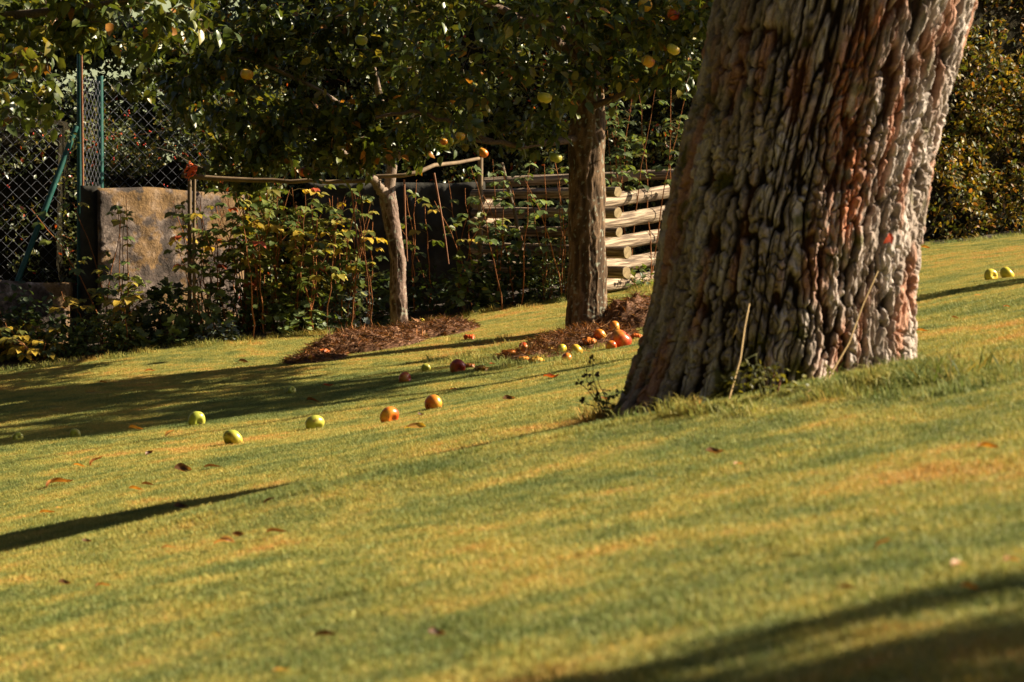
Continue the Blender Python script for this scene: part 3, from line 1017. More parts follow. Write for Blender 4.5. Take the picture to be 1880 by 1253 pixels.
# ------------------------------------------------------------------ apples
def apple_mesh(name, c_a, c_b, c_c, blush=0.0, seed=1, dots=0.3):
    nt_, nf = 26, 36
    t_ = np.linspace(0, math.pi, nt_)
    ph = np.arange(nf) * 2 * math.pi / nf
    rr = np.sin(t_) ** 0.92
    z = np.cos(t_) * 0.93 - 0.26 * np.exp(-(t_ / 0.34) ** 2) + 0.13 * np.exp(-((math.pi - t_) / 0.30) ** 2)
    rr = rr * (1.02 + 0.06 * np.cos(t_))
    T, Pp = np.meshgrid(t_, ph, indexing='ij')
    lob = 1 + 0.022 * np.cos(5 * Pp) * (0.3 + 0.7 * (T / math.pi)) + 0.02 * np.cos(2 * Pp + seed)
    V = np.stack([rr[:, None] * np.cos(Pp) * lob, rr[:, None] * np.sin(Pp) * lob, np.repeat(z[:, None], nf, 1)], -1) * 0.5
    mb = MB()
    i = np.arange(nt_ - 1)[:, None] * nf
    j = np.arange(nf)[None]
    j2 = (j + 1) % nf
    mb.add(V.reshape(-1, 3), np.stack([i + j, i + nf + j, i + nf + j2, i + j2], -1).reshape(-1, 4))
    m_, n, b, out = mat(name + '_skin')
    f = noise(n, 2.2, 4, 0.6)
    f2 = noise(n, 7, 3, 0.7, stretch=(3, 3, 0.5))
    tc_ = n.nodes.new('ShaderNodeTexCoord')
    sep = n.nodes.new('ShaderNodeSeparateXYZ')
    n.links.new(tc_.outputs['Object'], sep.inputs[0])
    ma = n.nodes.new('ShaderNodeMath')
    ma.operation = 'MULTIPLY_ADD'
    n.links.new(sep.outputs['X'], ma.inputs[0])
    ma.inputs[1].default_value = 0.55
    ma.inputs[2].default_value = blush
    ad = n.nodes.new('ShaderNodeMath')
    ad.operation = 'ADD'
    n.links.new(ma.outputs[0], ad.inputs[0])
    n.links.new(f, ad.inputs[1])
    ad2 = n.nodes.new('ShaderNodeMath')
    ad2.operation = 'MULTIPLY_ADD'
    n.links.new(f2, ad2.inputs[0])
    ad2.inputs[1].default_value = 0.5
    n.links.new(ad.outputs[0], ad2.inputs[2])
    base = ramp(n, ad2.outputs[0], [(0.42, c_a), (0.72, c_b), (0.98, c_c)])
    vo = n.nodes.new('ShaderNodeTexVoronoi')
    vo.inputs['Scale'].default_value = 16
    n.links.new(tc_.outputs['Object'], vo.inputs['Vector'])
    spot = ramp(n, vo.outputs['Distance'], [(0.06, (1, 1, 1)), (0.13, (0, 0, 0))])
    base = mix(n, mix(n, 1.0, spot, (dots,) * 3, 'MULTIPLY'), base, (0.55, 0.42, 0.2))
    big_ = noise(n, 3.1, 2, 0.5)
    bad = ramp(n, big_, [(0.60, (0, 0, 0)), (0.68, (1, 1, 1))])
    base = mix(n, mix(n, 1.0, bad, (0.6,) * 3, 'MULTIPLY'), base, (0.13, 0.05, 0.02))
    n.links.new(base, b.inputs['Base Color'])
    b.inputs['Roughness'].default_value = 0.33
    b.inputs['Specular IOR Level'].default_value = 0.5
    return mb.mesh(name, m_)


AK = {
    'green': apple_mesh('apple_green', (0.30, 0.34, 0.045), (0.40, 0.42, 0.055), (0.52, 0.46, 0.07), 0.0, 1),
    'yellow': apple_mesh('apple_yellow', (0.58, 0.50, 0.05), (0.68, 0.52, 0.05), (0.72, 0.42, 0.04), -0.05, 2),
    'orange': apple_mesh('apple_orange', (0.72, 0.38, 0.04), (0.68, 0.17, 0.018), (0.50, 0.06, 0.01), 0.05, 3),
    'red': apple_mesh('apple_red', (0.70, 0.34, 0.05), (0.58, 0.10, 0.018), (0.40, 0.035, 0.012), 0.10, 4),
    'gold': apple_mesh('apple_gold', (0.72, 0.46, 0.05), (0.76, 0.33, 0.025), (0.66, 0.13, 0.015), -0.02, 5),
}
mb = MB()
tube(mb, [(0, 0, 0.30), (0.02, 0, 0.42), (0.05, 0.01, 0.55), (0.10, 0.02, 0.64)], [0.022, 0.018, 0.018, 0.028], 6)
STEM = mb.mesh('stem', M['stem'])
mb = MB()
for k in range(5):
    a_ = k * 2 * math.pi / 5
    leaves(mb, [(0.02 * math.cos(a_), 0.02 * math.sin(a_), -0.36)], [(math.cos(a_), math.sin(a_), -1.3)], [(math.cos(a_), math.sin(a_), 0.6)], 0.13, np.array([[0.05, 0.03, 0.015]]), SMALL, 1.3)
mb.add([(0.1 * math.cos(q), 0.1 * math.sin(q), -0.345) for q in np.arange(8) * math.pi / 4], [[0, 3, 2, 1], [0, 5, 4, 3], [0, 7, 6, 5]], (0.03, 0.018, 0.01))
CALYX = mb.mesh('calyx', M['wood'])


def apple(kind, loc, size, rot, label, group):
    o = bpy.data.objects.new('apple', AK[kind])
    COL.objects.link(o)
    o.location = tuple(loc)
    ra = np.random.default_rng(int(abs(loc[0]) * 997 + loc[1] * 131))
    o.scale = (size * ra.uniform(.94, 1.05), size * ra.uniform(.94, 1.05), size * ra.uniform(.84, 0.98))
    o.rotation_euler = rot
    tag(o, label, 'apple', group)
    for nm, me in (('stem', STEM), ('calyx', CALYX)):
        c = bpy.data.objects.new(nm, me)
        COL.objects.link(c)
        c.parent = o
    return o


FALL = 'fallen apples on the lawn'
# (u, v of the foot, diameter px, kind, rotation, label)
ap = [
    (360, 781, 33, 'green', (1.9, 0.3, 0.6), 'green-yellow apple at the edge of the broad shadow, leftmost of the lit apples'),
    (427, 816, 36, 'green', (2.2, 0.2, -0.5), 'green-yellow apple lowest and nearest of the apples lying on the lawn'),
    (577, 787, 34, 'green', (2.3, -0.4, 0.3), 'pale green apple between the other green ones and the two orange ones'),
    (714, 775, 37, 'orange', (2.0, 0.5, 0.9), 'orange apple with a dark calyx, lower left of the two big orange ones'),
    (795, 751, 34, 'orange', (1.2, 0.4, 2.2), 'plain red-orange apple up and right of the orange one with the dark calyx'),
    (743, 702, 25, 'red', (1.5, 0.2, 1.2), 'small red-orange apple just below the long thin shadow'),
    (840, 683, 30, 'red', (1.8, -0.3, 0.1), 'dark red apple half lost in the shadow left of the orange peelings'),
    (782, 681, 17, 'green', (1.8, 0.3, 0.1), 'small dull green apple in the shade left of the dark red apple'),
    (535, 722, 17, 'green', (1.0, 0.3, 0.1), 'small pale apple in the broad shade below the left end of the mulch heap'),
    (137, 803, 20, 'green', (1.6, 0.3, 0.1), 'dull apple in the broad shade, right of two in the dark on the left'),
    (32, 809, 20, 'green', (1.3, 0.9, 0.1), 'dull apple in the broad shade at the far left edge'),
    (1140, 637, 42, 'red', (0.5, 0.5, 0.6), 'biggest red apple of the pile, right below the thick trunk'),
    (1128, 622, 26, 'orange', (1.5, 0.2, 1.6), 'orange apple squeezed behind the biggest red one'),
    (1122, 641, 21, 'orange', (2.2, 0.1, 0.4), 'small orange apple in front of the biggest red one'),
    (1101, 634, 25, 'orange', (0.9, 0.2, 2.3), 'round orange and yellow apple at the thick trunk, left of the red one'),
    (1058, 652, 26, 'gold', (0.7, 0.6, 1.3), 'golden yellow apple, brightest of the pile before the thick trunk'),
    (1031, 653, 20, 'yellow', (2.0, 0.6, 1.3), 'small yellow apple left behind the golden one in the pile'),
    (1040, 663, 21, 'orange', (2.3, -0.4, 1.8), 'small yellow and red apple lowest of the pile, below the golden one'),
    (962, 645, 22, 'red', (1.0, -0.4, 1.8), 'dark red apple in the shade at the left edge of the earth heap'),
    (1820, 514, 27, 'yellow', (1.5, 0.4, 0.4), 'left one of two yellow apples right of the big trunk'),
    (1850, 511, 28, 'yellow', (0.7, 0.5, 0.9), 'right one of two yellow apples right of the big trunk'),
    (775, 612, 15, 'yellow', (0.7, 0.3, 0.9), 'small yellow apple on top of the clippings right beside the slim trunk'),
    (571, 665, 14, 'orange', (1.7, 0.3, 0.9), 'small orange apple at the left end of the long clippings heap'),
    (547, 667, 10, 'red', (1.7, 0.3, 0.9), 'tiny red windfall leftmost before the long clippings heap'),
]
APOS = []
for (u, v, dpx, kind, rot, lab) in ap:
    g = G(u, v + 1)
    d = dpx * g[1] / FP
    zb = g[2] + float(max(mound_h(g[0], g[1], MOUNDS[0]), mound_h(g[0], g[1], MOUNDS[1])))
    apple(kind, (g[0], g[1] + d * 0.2, zb + d * 0.30), d, rot, lab, FALL)
    APOS.append((lab, g, d))
HANG = 'apples still hanging on the trees'
for (u, v, D, dpx, kind, rot, lab) in [
    (558, 316, 16.55, 21, 'red', (0.2, 0.1, 0.3), 'red-orange apple hanging in the open just above the horizontal pole'),
    (815, 261, 15.6, 14, 'orange', (0.1, 0.4, 2.0), 'small orange apple hanging above the branch left of the upright post'),
    (886, 281, 16.2, 21, 'orange', (0.4, 0.4, 1.0), 'orange apple hanging right over the top of the upright post'),
    (663, 74, 15.2, 22, 'green', (0.2, 0.2, 0.2), 'yellow-green apple high in the leaves above the slim trunk'),
    (1000, 180, 14.3, 26, 'yellow', (0.1, 0.2, 0.7), 'dull yellow apple hanging left of the thick trunk in deep shade'),
    (1020, 290, 14.9, 23, 'green', (0.1, 0.3, 0.1), 'green-yellow apple hanging lowest, against the left side of the thick trunk'),
    (1236, 91, 14.1, 25, 'yellow', (0.2, 0.5, 0.1), 'bright sunlit yellow apple in the leaves beside the big bark trunk'),
    (1190, 113, 14.3, 26, 'gold', (0.2, 0.5, 0.4), 'dull orange-yellow apple hanging just left below the sunlit yellow one'),
    (1236, 27, 14.2, 25, 'red', (0.2, 0.5, 0.1), 'red-blushed apple high in the leaves beside the big bark trunk'),
    (1184, 10, 14.2, 28, 'gold', (0.2, 0.1, 1.1), 'orange apple cut by the top edge, left of the red-blushed one'),
    (453, 137, 16.0, 24, 'gold', (0.2, 0.1, 1.1), 'brownish orange apple hanging in the leaves above the left pole'),
    (845, 250, 14.3, 18, 'gold', (0.2, 0.1, 1.1), 'yellowish apple half hidden in leaves right of the small orange one'),
    (1262, -2, 14.6, 18, 'orange', (0.2, 0.1, 2.1), 'orange apple at the very top edge next to the big bark trunk')]:
    apple(kind, P(u, v, D), dpx * D / FP, rot, lab, HANG)

# peelings and rotten pieces before the mound
M['flesh'] = attr_mat('rotten_apple', 0.4, 0.15, 0.4, 40, 0.3, 0.4, 60)
for q, (u, v, spx, col, lab) in enumerate([
    (937, 662, 26, (0.75, 0.22, 0.03), 'torn orange piece of a broken apple left of the earth heap'),
    (984, 668, 26, (0.75, 0.40, 0.06), 'yellow-orange broken apple piece below the earth heap'),
    (884, 683, 24, (0.55, 0.28, 0.05), 'yellow-brown apple remains right of the dark red apple'),
    (862, 677, 18, (0.36, 0.12, 0.03), 'brown-red apple scrap touching the dark red apple'),
    (918, 656, 12, (0.72, 0.34, 0.04), 'tiny yellow scrap left above the torn orange piece'),
    (962, 664, 18, (0.66, 0.25, 0.04), 'flat orange peel between the torn orange and the yellow-orange piece'),
    (1082, 640, 24, (0.66, 0.20, 0.03), 'orange pulpy scrap between the golden apple and the trunk foot'),
    (1168, 622, 20, (0.60, 0.15, 0.03), 'orange-red scrap right of the biggest red apple'),
    (594, 658, 22, (0.50, 0.13, 0.03), 'orange-red peel on the left end of the long clippings heap'),
    (862, 624, 20, (0.62, 0.12, 0.03), 'red peel at the right end of the long clippings heap'),
    (1012, 655, 14, (0.5, 0.3, 0.06), 'pale scrap left of the small yellow apple in the pile')]):
    g = G(u, v)
    s_ = spx * g[1] / FP
    r_ = np.random.default_rng(300 + q)
    mb = MB()
    zb = g[2] + float(max(mound_h(g[0], g[1], MOUNDS[0]), mound_h(g[0], g[1], MOUNDS[1])))
    nu, nv_ = 14, 9
    U, Vv = np.meshgrid(np.linspace(-1, 1, nu), np.linspace(-1, 1, nv_))
    rad = 1 + 0.35 * perlin(np.stack([U * 2 + q, Vv * 2, U * 0], -1))
    X = U * np.sqrt(1 - Vv ** 2 / 2) * s_ * 0.55 * rad
    Y = Vv * np.sqrt(1 - U ** 2 / 2) * s_ * 0.5 * rad
    Z = s_ * (0.34 * (1 - (U ** 2 + Vv ** 2) * 0.5) + 0.22 * perlin(np.stack([U * 2.5, Vv * 2.5, U * 0 + q], -1)))
    i = (np.arange(nv_ - 1)[:, None] * nu + np.arange(nu - 1)[None])
    cc = np.array(col) * (1 + 0.5 * perlin(np.stack([U * 2, Vv * 2, U * 0 + 5], -1)))[..., None]
    top = np.stack([X, Y, Z], -1).reshape(-1, 3)
    bot = np.stack([X * .9, Y * .9, Z - s_ * 0.14], -1).reshape(-1, 3)
    F_ = np.stack([i, i + 1, i + nu + 1, i + nu], -1).reshape(-1, 4)
    o3 = np.array([g[0], g[1], zb + 0.008])
    mb.add(top + o3, F_, cc.reshape(-1, 3))
    mb.add(bot + o3, F_[:, ::-1], cc.reshape(-1, 3) * np.array([1.0, 1.3, 1.5]))
    tag(mb.obj('apple_scrap', M['flesh'], origin=o3), lab, 'apple scrap', 'broken apples and peel by the mounds')


# ------------------------------------------------------------------ fallen leaves
def dead_leaf_mesh(name, seed, col, col2, curl):
    r_ = np.random.default_rng(seed)
    a_, b_ = 13, 9
    S, T = np.meshgrid(np.linspace(0, 1, a_), np.linspace(-1, 1, b_), indexing='ij')
    wid = 0.34 * np.sin(np.pi * np.clip(S, 0.02, 0.985) ** 0.8) ** 0.75
    y = T * wid * (1 - 0.25 * curl * T ** 2)
    z = curl * 0.55 * (np.abs(T) ** 1.6) * wid * 2 * (0.6 + 0.4 * np.sign(T) * r_.uniform(-1, 1)) + 0.16 * curl * np.sin(S * np.pi * r_.uniform(0.8, 1.6) + r_.uniform(0, 2)) + 0.05 * perlin(np.stack([S * 5 + seed, T * 2.5, S * 0], -1))
    V = np.stack([S - 0.5, y + 0.10 * np.sin(S * 3), z], -1)
    mixf = smooth(-0.2, 0.35, perlin(np.stack([S * 3 + seed, T * 1.5, S * 0 + 2], -1)))[..., None]
    C = np.array(col) * (1 - mixf) + np.array(col2) * mixf
    i = (np.arange(a_ - 1)[:, None] * b_ + np.arange(b_ - 1)[None])
    mb = MB()
    mb.add(V.reshape(-1, 3), np.stack([i, i + 1, i + b_ + 1, i + b_], -1).reshape(-1, 4), C.reshape(-1, 3))
    tube(mb, [(-0.5, 0, V[0, b_ // 2, 2]), (-0.62, 0.02, 0.02), (-0.75, 0.06, 0.05)], [0.012, 0.010, 0.014], 5, col2)
    return mb.mesh(name, M['leaf_matt'])


DL = {
    'orange': [dead_leaf_mesh('dead_leaf', 1, (0.50, 0.20, 0.05), (0.24, 0.08, 0.03), 0.8), dead_leaf_mesh('dead_leaf', 2, (0.55, 0.26, 0.06), (0.30, 0.10, 0.03), 1.1)],
    'brown': [dead_leaf_mesh('dead_leaf', 3, (0.16, 0.07, 0.03), (0.07, 0.03, 0.015), 1.0), dead_leaf_mesh('dead_leaf', 4, (0.20, 0.09, 0.035), (0.06, 0.03, 0.02), 1.3)],
    'yellow': [dead_leaf_mesh('dead_leaf', 5, (0.60, 0.38, 0.06), (0.42, 0.20, 0.05), 0.6)],
    'tan': [dead_leaf_mesh('dead_leaf', 6, (0.62, 0.34, 0.20), (0.42, 0.20, 0.10), 0.9)],
    'red': [dead_leaf_mesh('dead_leaf', 7, (0.45, 0.09, 0.03), (0.22, 0.06, 0.02), 1.0)],
}
GR = 'fallen leaves scattered on the lawn'
fl = [
    (110, 892, 46, 'orange', 'long curled orange-brown leaf at the left, below the broad shadow'),
    (146, 861, 18, 'orange', 'small orange leaf just left of the spiky brown-orange leaf at the left'),
    (177, 859, 26, 'orange', 'spiky upturned brown-orange leaf above the long curled one at the left'),
    (250, 905, 22, 'orange', 'orange leaf touching a dark crumpled one, left of the middle'),
    (272, 897, 20, 'brown', 'dark crumpled leaf right beside the small orange one'),
    (336, 869, 30, 'brown', 'flat brown-orange leaf, left one of two level with each other below the green apples'),
    (390, 864, 26, 'brown', 'flat brown leaf, right one of two level with each other below the green apples'),
    (87, 948, 24, 'orange', 'orange leaf above the thin dark shadow at the left'),
    (110, 940, 12, 'yellow', 'tiny yellow leaf right above the orange one over the thin shadow'),
    (332, 939, 22, 'brown', 'brown leaf lying close above the thin dark shadow'),
    (494, 934, 20, 'brown', 'dark leaf standing upright at the right tip of the thin shadow'),
    (160, 1003, 12, 'brown', 'tiny brown leaf below the thin dark shadow at the left'),
    (412, 1008, 38, 'tan', 'big pale salmon-coloured curled leaf in the near grass'),
    (436, 992, 24, 'brown', 'dark tip leaf resting against the big salmon-coloured one'),
    (508, 987, 32, 'brown', 'yellow-brown leaf right of the big salmon-coloured one'),
    (308, 1016, 22, 'tan', 'pale round leaf left of the big salmon-coloured one'),
    (190, 1086, 26, 'orange', 'dark and orange leaf low on the left, right one of a pair'),
    (118, 1082, 22, 'brown', 'small brown leaf low on the left, left one of a pair'),
    (598, 1183, 38, 'brown', 'dark brown leaf in the near grass at the lower middle'),
    (803, 1180, 28, 'brown', 'dark brown leaf right of the other at the lower middle'),
    (516, 1248, 24, 'yellow', 'yellow-orange leaf cut by the bottom edge'),
    (250, 792, 26, 'orange', 'orange leaf at the lower edge of the broad shadow, left of the green apple'),
    (312, 806, 20, 'tan', 'upright pale leaf left of the lowest green apple'),
    (275, 842, 14, 'brown', 'small dark leaf below the upright pale one'),
    (762, 792, 42, 'yellow', 'long yellow leaf in the sun below the orange apples'),
    (773, 767, 12, 'brown', 'tiny dark leaf between the orange apples and the yellow leaf'),
    (833, 720, 14, 'orange', 'small orange leaf right above the plain red-orange apple'),
    (935, 738, 20, 'brown', 'small dark brown leaf alone in the sunny middle'),
    (1012, 696, 28, 'red', 'red-brown curled leaf below the apple pile'),
    (1112, 738, 16, 'red', 'dark red leaf beside the weed left of the big trunk'),
    (575, 741, 22, 'brown', 'brown leaf at the lower edge of the broad shadow'),
    (603, 712, 17, 'red', 'small red-brown leaf in the broad shade, below the clippings heap'),
    (275, 685, 16, 'orange', 'small orange-brown leaf in the sun beyond the broad shadow on the left'),
    (190, 706, 12, 'orange', 'tiny orange leaf beyond the broad shadow on the left'),
    (447, 668, 18, 'brown', 'dark leaf on the thin shadow line of the slim tree'),
    (1312, 840, 28, 'brown', 'dark and yellow leaf on the grass below the big trunk'),
    (1357, 864, 18, 'tan', 'pale leaf just right below the dark and yellow one'),
    (1815, 833, 36, 'orange', 'flat orange-brown leaf at the right edge below the big trunk'),
    (1620, 1022, 26, 'orange', 'bright orange leaf standing in the near grass on the right'),
    (1762, 1057, 30, 'tan', 'curled tan leaf near the right shadow, left one of two'),
    (1860, 1049, 24, 'orange', 'orange leaf at the right edge above the near shadow'),
    (1781, 1098, 30, 'orange', 'dull orange leaf inside the near shadow on the right'),
    (1555, 1100, 26, 'brown', 'small brown leaf left above the near right shadow'),
    (1692, 614, 22, 'orange', 'orange leaf right of the foot of the big trunk'),
    (1849, 569, 12, 'orange', 'tiny orange leaf on the far grass at the right edge'),
    (1795, 548, 11, 'tan', 'tiny tan leaf below the two yellow apples'),
    (1754, 590, 12, 'brown', 'tiny brown leaf between the big trunk and the right edge'),
    (1700, 458, 16, 'orange', 'small orange leaf at the foot of the golden hedge'),
    (1076, 650, 15, 'orange', 'small orange leaf among the apples before the thick trunk'),
    (905, 672, 12, 'red', 'tiny red leaf among the apple scraps'),
    (955, 680, 10, 'orange', 'tiny orange leaf below the apple scraps'),
    (545, 604, 20, 'tan', 'pale pinkish leaf at the edge of the bed left of the slim trunk'),
    (448, 610, 20, 'tan', 'whitish leaf at the edge of the bed below the bluish plant'),
    (1353, 728, 22, 'tan', 'pale leaf pressed against the foot of the big trunk'),
]
for q, (u, v, spx, kind, lab) in enumerate(fl):
    g = G(u, v)
    s_ = max(spx * g[1] / FP, 0.02) * 1.15
    ms_ = DL[kind]
    o = bpy.data.objects.new('fallen_leaf', ms_[q % len(ms_)])
    COL.objects.link(o)
    up = 'upright' in lab or 'upturned' in lab or 'standing' in lab
    o.location = (g[0], g[1], g[2] + 0.012 + (0.25 * s_ if up else 0))
    o.scale = (s_, s_, s_ * 0.7)
    rr_ = np.random.default_rng(q + 900)
    o.rotation_euler = (rr_.uniform(-.2, .2), (-0.7 if up else -0.19 + rr_.uniform(-.12, .12)), rr_.uniform(-0.7, 0.7))
    tag(o, lab, 'leaf', GR)


# ------------------------------------------------------------------ fences, walls, crib, trellis
def hedge_core(mb, x0, x1, yc, dy, z0f, z1f, seed, nxx=50):
    X = np.linspace(x0, x1, nxx)
    A = np.linspace(0, 2 * np.pi, 28, endpoint=False)
    XX, AA = np.meshgrid(X, A, indexing='ij')
    z0 = z0f(XX)
    z1 = z1f(XX)
    cy, cz, ry, rz = yc(XX), (z0 + z1) / 2, dy, (z1 - z0) / 2
    ca, sa = np.cos(AA), np.sin(AA)
    e_ = 0.5
    yy = cy + ry * np.sign(ca) * np.abs(ca) ** e_
    zz_ = cz + rz * np.sign(sa) * np.abs(sa) ** e_
    k = 1 + 0.25 * perlin(np.stack([XX * 2 + seed, yy * 2, zz_ * 2], -1))
    yy = cy + (yy - cy) * k
    zz_ = cz + (zz_ - cz) * np.where(zz_ > cz, k, 1)
    V = np.stack([XX, yy, zz_], -1).reshape(-1, 3)
    n_ = 28
    i = np.arange(nxx - 1)[:, None] * n_
    j = np.arange(n_)[None]
    j2 = (j + 1) % n_
    mb.add(V, np.stack([i + j, i + j2, i + n_ + j2, i + n_ + j], -1).reshape(-1, 4))
    for e in (0, nxx - 1):
        c_ = V[e * n_:(e + 1) * n_]
        mb.add(np.concatenate([c_, c_.mean(0)[None]]), np.stack([np.arange(n_), (np.arange(n_) + 1) % n_, np.full(n_, n_)], -1))


def hedge(name, x0, x1, yc, dy, z0f, z1f, n_, L, pal, label, cat, seed, tpl=SMALL, matn='leaf', core=True, thin=None, lump=0.25, group=None, coreh=0.86):
    """a hedge or shrub mass: leaves in a thick ragged skin round a solid lump painted as inner shade, named twigs"""
    r_ = np.random.default_rng(seed)
    xm = (x0 + x1) / 2
    t_ = thing(name, (xm, float(yc(np.array(xm))), gz(xm, float(yc(np.array(xm))))), label, cat, group)
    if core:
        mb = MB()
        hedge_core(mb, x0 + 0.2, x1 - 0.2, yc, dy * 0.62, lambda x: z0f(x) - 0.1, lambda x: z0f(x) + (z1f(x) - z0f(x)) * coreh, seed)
        mb.obj('shade_core', M['core'], t_)
    x = r_.uniform(x0, x1, n_)
    a = r_.uniform(0, 1, n_)
    z0, z1 = z0f(x), z1f(x)
    yy0 = yc(x)
    face = r_.random(n_)
    top = face > 0.86
    z = z0 + (z1 - z0) * a ** 0.9
    z[top] = z1[top]
    depth = np.abs(r_.normal(size=n_)) * 0.16
    lum = lump * fbm(np.stack([x * 1.7 + seed, z * 1.7, x * 0], -1), 3) + 0.5 * lump * perlin(np.stack([x * 6, z * 6, x * 0 + seed], -1))
    y = yy0 - dy * (1 - 0.35 * a ** 3) - lum + depth
    y[top] = yy0[top] + r_.uniform(-dy, dy, top.sum())
    z[top] += r_.normal(size=top.sum()) * 0.08 + lum[top]
    xx = x + r_.normal(size=n_) * 0.02
    base = np.stack([xx, y, z], -1)
    k = np.ones(n_, bool)
    if thin is not None:
        k = r_.random(n_) < thin(base)
    base = base[k]
    n2 = len(base)
    d = r_.normal(size=(n2, 3)) * 0.8 + np.array([0, -0.35, -0.3])
    nm = r_.normal(size=(n2, 3)) * 0.7 + np.array([0.1, -0.35, 0.8])
    mb = MB()
    leaves(mb, base, d, nm, r_.uniform(L[0], L[1], n2), pick(pal, n2, r_, 0.25), tpl)
    mb.obj('foliage', M[matn], t_)
    mb = MB()
    for q in range(int(26 * (x1 - x0)) if name == 'shrub' and seed not in (70, 73) else 0):
        b0 = base[r_.integers(0, n2)]
        b1 = b0 + r_.normal(size=3) * np.array([0.25, 0.06, 0.25]) + [0, -0.02, 0.05]
        tube(mb, curve(b0 + [0, .1, 0], b1, 0.03, 5, 0.01, r_), np.linspace(0.004, 0.0012, 5), 4, (0.16, 0.11, 0.07) if r_.random() < .6 else (0.26, 0.13, 0.06), cap=False)
    if mb.n:
        mb.obj('twig', M['wood'], t_)
    return t_


gnd = lambda x, y: ground(np.asarray(x, float), np.asarray(y, float))
# golden beech hedge on the right
hy = lambda x: np.interp(x, [1.2, 3.4, 8], [20.3, 21.6, 24.6])
hedge('beech_hedge', 1.75, 5.6, hy, 0.62, lambda x: gnd(x, hy(x) - .5) + 0.0, lambda x: gnd(x, hy(x) - .5) + 3.1 + 0 * x, 62000, (0.034, 0.060), PAL_BEECH,
      'tall golden-brown and green beech hedge at the right behind the big trunk', 'hedge', 61, OVATE, 'leaf_matt', lump=0.42, thin=lambda b: np.where(perlin(b * np.array([4.5, 2.0, 4.5])) < -0.30, 0.25, 1.0))
# small-leaved shrubs behind fence and trees
shr = [(-4.7, -3.02, 18.42, 1.75, 15000, 'wiry shrub with red berries growing against the chain-link fence', lambda b: np.where(perlin(b * np.array([3.5, 1.0, 3.5])) < -0.02, 0.12, 0.8)),
       (-3.15, -1.7, 19.0, 1.55, 15000, 'low dark shrub growing right behind the top of the lichened wall', None),
       (-5.4, -3.6, 19.6, 2.6, 26000, 'dark small-leaved shrub with red berries behind the chain-link fence at the far left', None),
       (-3.9, -2.2, 19.9, 2.5, 40000, 'thin dark shrub behind the concrete wall, the pale green house shining through it', lambda b: np.where(perlin(b * np.array([4.0, 1.0, 4.0])) < -0.24, 0.25, 1.0)),
       (-2.5, -0.9, 20.0, 2.9, 27000, 'dark small-leaved shrub behind the leafy raspberry canes', None),
       (-1.2, 0.5, 20.2, 3.0, 27000, 'dark small-leaved shrub behind the upright post, left of the thick trunk', None),
       (0.2, 2.1, 20.5, 3.1, 29000, 'dark small-leaved shrub behind the log crib, right of the thick trunk', None)]
for q, (x0, x1, yy, h_, n_, lab, th_) in enumerate(shr):
    yf = lambda x, yy=yy: yy + 0 * np.asarray(x, float)
    t_ = hedge('shrub', x0, x1, yf, 0.45, lambda x, yy=yy: gnd(x, yf(x, yy)), lambda x, yy=yy, h_=h_: gnd(x, yf(x, yy)) + h_ + 0.2 * np.sin(x * 3),
               n_, ((0.04, 0.072) if q == 3 else (0.026, 0.05)), PAL_HEDGE, lab, 'shrub', 70 + q, coreh=(0.56 if q == 3 else 0.86), thin=th_, lump=0.6, group='dark small-leaved shrubs behind the bed')
    if q < 5:
        r_ = np.random.default_rng(q)
        mb = MB()
        for k in range(45):
            c_ = np.array([r_.uniform(x0, x1), yy - 0.62 - 0.1 * r_.random(), r_.uniform(0.6, 2.2)])
            for a_ in range(2):
                rr_ = 0.006
                tube(mb, [c_ - [0, 0, rr_], c_ - [0, 0, rr_ * .6], c_, c_ + [0, 0, rr_ * .6], c_ + [0, 0, rr_]], np.array([0.1, .8, 1, .8, .1]) * rr_, 6, (0.55, 0.05, 0.02))
                c_ = c_ + r_.normal(size=3) * 0.014
        o = mb.obj('berries', M['leaf'], t_)
        o['kind'] = 'stuff'
# tall dark evergreen screen at the very back
ey2 = lambda x: 25.6 + 0 * np.asarray(x, float)
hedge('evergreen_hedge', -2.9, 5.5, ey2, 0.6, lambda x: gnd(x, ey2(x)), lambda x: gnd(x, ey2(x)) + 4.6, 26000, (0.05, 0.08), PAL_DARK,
      'tall black-green evergreen screen at the very back, seen in gaps between the shrubs', 'hedge', 90)

